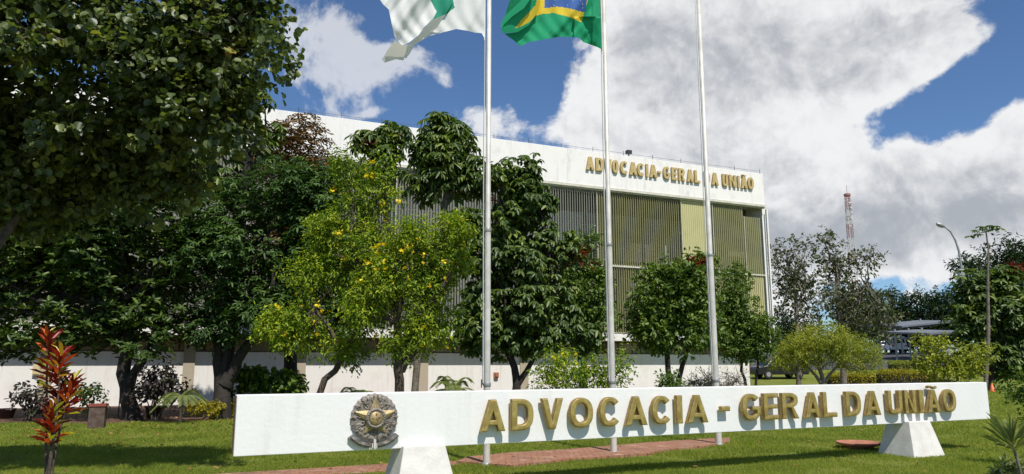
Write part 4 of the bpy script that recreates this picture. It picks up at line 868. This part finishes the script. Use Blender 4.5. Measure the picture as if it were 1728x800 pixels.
# red cordyline in the foreground
rng = np.random.default_rng(110); Yk = 10.4; base = Vector((atY(80, 700, Yk).x, Yk, 0)); t = thing('cordyline_plant', 'tall foreground plant with red, maroon and yellow strap leaves at the left', 'plant', base)
b = MB(); pos = []; dr = []; nm = []; Ls = []
for (bx, tx, ty, low) in ((78, 80, 565, 660), (74, 106, 640, 735), (84, 122, 645, 700), (80, 88, 690, 752), (80, 104, 600, 640)):
    p0 = atY(bx, 812, Yk); p0.z = 0; p1 = atY(tx, ty, Yk + rng.uniform(-.1, .1)); b.tube([p0, p0.lerp(p1, .5) + Vector((rng.uniform(-.04, .04), 0, 0)), p1], [.018, .015, .012], 6)
    n = 46
    for k in range(n):
        tt = k / n; z = atY(tx, low, Yk).z; q = Vector((0, 0, 0)); f = tt
        q = Vector((p1.x + (p0.x - p1.x) * (1 - f) * .5, p1.y, z + (p1.z - z) * f)); a = k * 2.4 + rng.uniform(-.3, .3); up = .35 + .9 * f + rng.uniform(-.2, .3)
        pos.append(q); dr.append((math.cos(a), math.sin(a), up)); nm.append((-math.cos(a) * up, -math.sin(a) * up, 1)); Ls.append(rng.uniform(.17, .32))
b.build('stem', M['bark'], t, base); Ls = np.array(Ls)
leaves('strap_leaves', np.array(pos), np.array(dr), np.array(nm) + rng.normal(size=(len(pos), 3)) * .25, Ls, Ls * .2, 'l', M['lf_cord'], t, base)
# low sprouts at its foot
pos = [base + Vector((rng.uniform(-.2, .25), rng.uniform(-.2, .2), 0)) for k in range(50)]; a = rng.random(50) * 6.28
leaves('basal_leaves', np.array(pos), np.stack([np.cos(a), np.sin(a), np.full(50, 1.1)], 1), rng.normal(size=(50, 3)) + np.array([0, 0, .5]), .22, .04, 'l', M['lf_bush'], t, base)
# spiky plant in the right foreground
Yd = 10.4; rng = np.random.default_rng(111); base = Vector((atY(1714, 700, Yd).x, Yd, 0)); t = thing('dracaena_plant', 'spiky narrow-leaved plant on a bare pale stem in the right foreground', 'plant', base)
c = atY(1709, 752, Yd); b = MB(); b.tube([base - Vector((0, 0, .05)), base.lerp(c, .5) + Vector((.015, 0, 0)), c], [.022, .02, .018], 7); b.build('stem', M['bark_grey'], t, base)
n = 56; a = np.arange(n) * 2.4; up = rng.uniform(.1, 2.4, n); pos = np.repeat(np.array(c)[None, :], n, 0) + rng.normal(size=(n, 3)) * .01 + np.stack([np.zeros(n), np.zeros(n), -.06 + .1 * up / 2.4], 1)
leaves('spiky_leaves', pos, np.stack([np.cos(a), np.sin(a), up], 1), np.stack([-np.cos(a) * up, -np.sin(a) * up, np.ones(n)], 1), rng.uniform(.30, .55, n), .024, 'l', M['lf_palm'], t, base)
shrub('round_leaved_shrub', 'green leafy shrub cut by the right edge of the picture above the spiky plant', 1738, 12.5, [(1730, 655, 22, 18), (1745, 680, 24, 20), (1728, 632, 10, 10), (1745, 720, 20, 30)], 112, D(mat='lf_mid', ntw=90, per=6, L=.09, Wd=.055, shape='l', tw=.2, sub=5), 4)
shrub('low_leafy_plant', 'low pale-leaved plant at the foot of the spiky plant', 1700, 10.7, [(1695, 797, 24, 12), (1722, 790, 18, 12)], 113, D(mat='lf_palm', ntw=50, per=6, L=.12, Wd=.045, shape='l', tw=.1, sub=4), 2)

# ================================================================= SMALL THINGS
def pot(px, py, r, h, lab, name='plant_pot'):
    g0 = hitz(px, py, 0); g0.z = .012; t = thing(name, lab, 'pot', g0); b = MB(); b.lathe([(.001, 0), (r * .72, 0), (r * .95, h * .85), (r * 1.05, h * .86), (r * 1.05, h), (r * .92, h), (r * .9, h * .85)], 18); b.build('pot_body', M['pot'], t)
    b = MB(); b.lathe([(r * .9, h * .86), (r * .4, h * .9), (.001, h * .9)], 18); b.build('potting_soil', M['soil'], t); return t
pot(10, 707, .25, .30, 'dark clay pot at the far left edge on the soil bed')
pot(259, 706, .27, .36, 'dark clay pot under the purple-leaved shrub')
g0 = hitz(163, 722, 0); t = thing('square_planter', 'weathered upright box with a reddish rim between the cordyline and the curved trunk', 'planter', g0, R(20))
b = MB(); b.box(-.19, .19, -.19, .19, -.02, .56); b.build('box_body', M['box'], t, bevel=.015)
b = MB()
for x0, x1, y0, y1 in ((-.21, .21, -.21, -.17), (-.21, .21, .17, .21), (-.21, -.17, -.168, .168), (.17, .21, -.168, .168)): b.box(x0, x1, y0, y1, .562, .62)
b.build('rim', M['red_rim'], t)
g0 = hitz(199, 705, 0); b = MB(); b.tube([(0, 0, -.05), (.01, 0, .9), (.04, 0, 1.85)], .02, 6); o = b.build('garden_stake', M['dark_metal']); o.location = g0; tag(o, 'thin dark stake standing left of the curved trunk', 'stake')
g0 = hitz(1450, 757, 0); t = thing('terracotta_dish', 'round flat terracotta dish on the grass left of the right-hand pedestal', 'dish', g0)
b = MB(); b.lathe([(.001, 0), (.26, 0), (.28, .05), (.42, .09), (.44, .13), (.40, .13), (.36, .10), (.001, .09)], 28); b.build('dish_bowl', M['terracotta'], t)
# traffic cone
g0 = Vector((atY(1672, 630, 44).x, 44, 0)); t = thing('traffic_cone', 'small orange traffic cone on the lawn under the right-hand trees', 'cone', g0)
b = MB(); b.lathe([(.15, .03), (.03, .5), (.001, .5)], 14); b.build('cone_body', M['orange'], t)
b = MB(); b.lathe([(.113, .15), (.115, .15), (.085, .27), (.083, .27)], 14); b.build('reflective_band', M['mast_white'], t)
b = MB(); b.box(-.18, .18, -.18, .18, 0, .03); b.build('cone_base', M['black'], t)
# street lamp
Yl = 54; gz = terrain(0, Yl); base = Vector((atY(1633, 560, Yl).x, Yl, gz)); t = thing('street_lamp', 'tall curved-arm street lamp standing against the clouds at right', 'street lamp', base)
b = MB(); P = [atY(x, y, Yl) for x, y in ((1633, 640), (1631, 566), (1626, 490), (1622, 450), (1618, 423), (1612, 405), (1604, 391), (1593, 382))]; P[0].z = gz - .1; b.tube(P, [.13, .12, .10, .085, .08, .07, .06, .05], 8); b.build('lamp_post', M['galv'], t, base)
b = MB(); a = atY(1594, 383, Yl); c = atY(1580, 377, Yl); b.tube([a, a.lerp(c, .3), a.lerp(c, .75), c], [.06, .16, .17, .07], 8); b.build('lamp_head', M['galv'], t, base)
b = MB(); m_ = a.lerp(c, .6); b.lathe([(.001, -.2), (.10, -.16), (.12, -.08)], 10, m_); b.build('lamp_glass', M['mast_white'], t, base)
b = MB(); q = atY(1622, 462, Yl); b.box(q.x - .22, q.x + .22, q.y - .15, q.y + .15, q.z - .35, q.z + .35); b.build('control_box', M['galv'], t, base, bevel=.03)
# lattice mast
Ym = 300; gz = terrain(0, Ym); base = Vector((atY(1443, 500, Ym).x, Ym, gz)); topz = atY(1442, 332, Ym).z; H_ = topz - gz; t = thing('lattice_mast', 'distant red and white lattice telecom mast above the sparse trees', 'mast', base)
def wid(z): return 1.5 - .75 * z / H_
nb = 22
for k in range(nb):
    b = MB(); z0, z1 = H_ * k / nb, H_ * (k + 1) / nb; w0, w1 = wid(z0), wid(z1); C0 = [(-w0, -w0, z0), (w0, -w0, z0), (w0, w0, z0), (-w0, w0, z0)]; C1 = [(-w1, -w1, z1), (w1, -w1, z1), (w1, w1, z1), (-w1, w1, z1)]
    for q in range(4): b.tube([C0[q], C1[q]], .12, 4, cap=False); b.tube([C0[q], C1[(q + 1) % 4]], .06, 4, cap=False); b.tube([C0[(q + 1) % 4], C1[q]], .06, 4, cap=False); b.tube([C1[q], C1[(q + 1) % 4]], .06, 4, cap=False)
    b.build('mast_section', M['mast_white'] if (k // 2) % 2 else M['mast_red'], t)
b = MB(); b.lathe([(.6, H_), (1.35, H_ + .3), (1.35, H_ + 1.2), (1.2, H_ + 1.2), (1.2, H_ + .4)], 12, smooth=False); b.tube([(0, 0, H_), (0, 0, H_ + 5)], .08, 5)
b.build('top_platform', M['mast_red'], t)
rg = random.Random(2)
for k in range(9):
    z = H_ * rg.uniform(.68, .97); a = rg.uniform(3.3, 6.1); r = wid(z) + .2; b = MB(); b.tube([(r * math.cos(a), r * math.sin(a), z), ((r + .5) * math.cos(a), (r + .5) * math.sin(a), z)], [.5, .45], 10); b.build('dish_antenna', M['mast_white'], t)
# carports
def carport(px0, px1, py0, py1, Y, lab):
    a = atY(px0, py0, Y); c = atY(px1, py1, Y + 3); gz = terrain(0, Y); base = Vector(((a.x + c.x) / 2, Y + 1.5, gz)); t = thing('carport', lab, 'carport', base, group='metal carports in the car park')
    b = MB(); dx = c - a; u_ = Vector((dx.x, dx.y, 0)).normalized(); v_ = Vector((-u_.y, u_.x, 0)) * 5
    vs = [a, c, c + v_ + Vector((0, 0, .32)), a + v_ + Vector((0, 0, .32))]; vs = vs + [p - Vector((0, 0, .18)) for p in vs]
    b.add(vs, [(0, 1, 2, 3), (7, 6, 5, 4), (0, 4, 5, 1), (1, 5, 6, 2), (2, 6, 7, 3), (3, 7, 4, 0)]); b.build('roof_sheet', M['tin'], t, base)
    for f_ in (.1, .5, .9):
        p = a.lerp(c, f_) + v_ * .8; b = MB(); b.tube([(p.x, p.y, gz - .3), (p.x, p.y, p.z + .5)], .1, 8); b.tube([(p.x, p.y, p.z - .6), tuple(a.lerp(c, f_) + Vector((0, 0, -.15)))], .07, 6); b.build('post', M['galv'], t, base)
carport(1522, 1612, 550, 541, 84, 'long pale-roofed metal carport in front of the dark far trees')
carport(1568, 1625, 562, 558, 74, 'shorter lower metal carport behind the tall yellow-green shrub')
# car park asphalt, stone path
def tsheet(name, x0, x1, y0, y1, m, n=14):
    b = MB(); vs = []; fs = []
    for j in range(n + 1):
        yy = y0 + (y1 - y0) * j / n
        for i in range(3): vs.append((x0 + (x1 - x0) * i / 2 , yy, terrain(0, yy) + .03))
    for j in range(n):
        for i in range(2): fs.append((j * 3 + i, j * 3 + i + 1, j * 3 + i + 4, j * 3 + i + 3))
    b.add(vs, fs); tag(b.build(name, m), kind='structure')
tsheet('car_park', 18, 110, 68, 97, M['asphalt'], 20)
def cars():
    def car(kind, px, Y, rz, paint, lab):
        gz = terrain(0, Y) + .03; X = atY(px, 600, Y).x; t = thing('parked_car' if kind != 'van' else 'parked_van', lab, 'car' if kind != 'van' else 'van', (X, Y, gz), rz, group='cars in the car park')
        L, Wd = 4.3, 1.75
        if kind == 'car': prof = [(-2.15, .3), (-2.15, .75), (-2.0, .92), (-1.45, .98), (-.95, 1.42), (.55, 1.45), (1.15, .98), (1.95, .85), (2.15, .65), (2.15, .3)]
        elif kind == 'hatch': prof = [(-1.9, .3), (-1.95, .9), (-1.75, 1.35), (-1.4, 1.5), (.4, 1.5), (1.05, 1.0), (1.8, .85), (1.95, .6), (1.95, .3)]
        else: prof = [(-2.1, .35), (-2.15, 1.0), (-2.0, 1.85), (-1.8, 1.95), (1.0, 1.95), (1.6, 1.2), (2.05, 1.0), (2.15, .6), (2.15, .35)]
        bm = bmesh.new(); n = len(prof)
        A = [bm.verts.new((x, -Wd / 2 + (.12 if z > 1.05 else 0), z)) for x, z in prof]; B = [bm.verts.new((x, Wd / 2 - (.12 if z > 1.05 else 0), z)) for x, z in prof]
        bm.faces.new(A); bm.faces.new(B[::-1])
        for i in range(n): bm.faces.new((A[i], B[i], B[(i + 1) % n], A[(i + 1) % n]))
        bmesh.ops.recalc_face_normals(bm, faces=bm.faces); me = bpy.data.meshes.new('body'); bm.to_mesh(me); bm.free(); o = link_mesh('body', me, paint, t); bv = o.modifiers.new('b', 'BEVEL'); bv.width = .06; bv.segments = 2
        top = max(z for x, z in prof); xr = min(x for x, z in prof if z > top - .1); xf = max(x for x, z in prof if z > top - .1)
        for s_ in (-1, 1):
            b = MB(); y = s_ * (Wd / 2 + .0); yi = s_ * (Wd / 2 - .10); b.add([(xr - .3, y, 1.0), (xf + .45, y, 1.0), (xf, yi, top - .1), (xr + .02, yi, top - .1)], [(0, 1, 2, 3)] if s_ < 0 else [(3, 2, 1, 0)]); b.build('side_window', M['glass_dark'], t)
            for xw in (-1.3, 1.3):
                b = MB(); b.tube([(xw, s_ * (Wd / 2 - .18), .32), (xw, s_ * (Wd / 2 + .02), .32)], .32, 18); wh = b.build('wheel', M['tyre'], t); b = MB(); b.tube([(xw, s_ * (Wd / 2 + .0), .32), (xw, s_ * (Wd / 2 + .035), .32)], .19, 12); b.build('rim', M['galv'], wh)
            b = MB(); b.box(-2.19 if kind != 'hatch' else -1.98, -2.1 if kind != 'hatch' else -1.9, s_ * .72 - .12, s_ * .72 + .12, .72, .9); b.build('tail_light', M['red_lamp'], t)
            b = MB(); x_ = 1.98 if kind == 'hatch' else 2.18; b.box(x_ - .12, x_, s_ * .66 - .16, s_ * .66 + .16, .6, .74); b.build('headlight', M['mast_white'], t)
        # rear and front glass just proud of the sloping body
        def slope(i0, nm_):
            (xa, za), (xb, zb) = prof[i0], prof[i0 + 1]; dx, dz = xb - xa, zb - za; l = math.hypot(dx, dz); nx, nz = -dz / l * .02, dx / l * .02
            if nz < 0: nx, nz = -nx, -nz
            p = [(xa + dx * .15 + nx, za + dz * .15 + nz), (xa + dx * .88 + nx, za + dz * .88 + nz)]
            b = MB(); b.add([(p[0][0], -.68, p[0][1]), (p[0][0], .68, p[0][1]), (p[1][0], .6, p[1][1]), (p[1][0], -.6, p[1][1])], [(0, 1, 2, 3)]); b.build(nm_, M['glass_dark'], t)
        slope({'car': 3, 'hatch': 1, 'van': 1}[kind], 'rear_window'); slope({'car': 5, 'hatch': 4, 'van': 4}[kind], 'windscreen')
        return t
    car('van', 1512, 92, R(75), M['white_car'], 'white van parked left of the carport')
    car('hatch', 1490, 96, R(80), M['silver_car'], 'silver car half hidden behind the sparse trees')
    car('car', 1312, 60, R(8), M['black'], 'black car parked behind the building corner')
    car('car', 1596, 80, R(20), M['silver_car'], 'silver car under the carport roof')
cars()
tag(sheet('stone_path', None, 0.0, .02, M['stone'], pts=[Vector((19.5, 46, 0)), Vector((24.5, 45, 0)), Vector((26, 48, 0)), Vector((20.5, 50, 0))])[0], kind='structure')
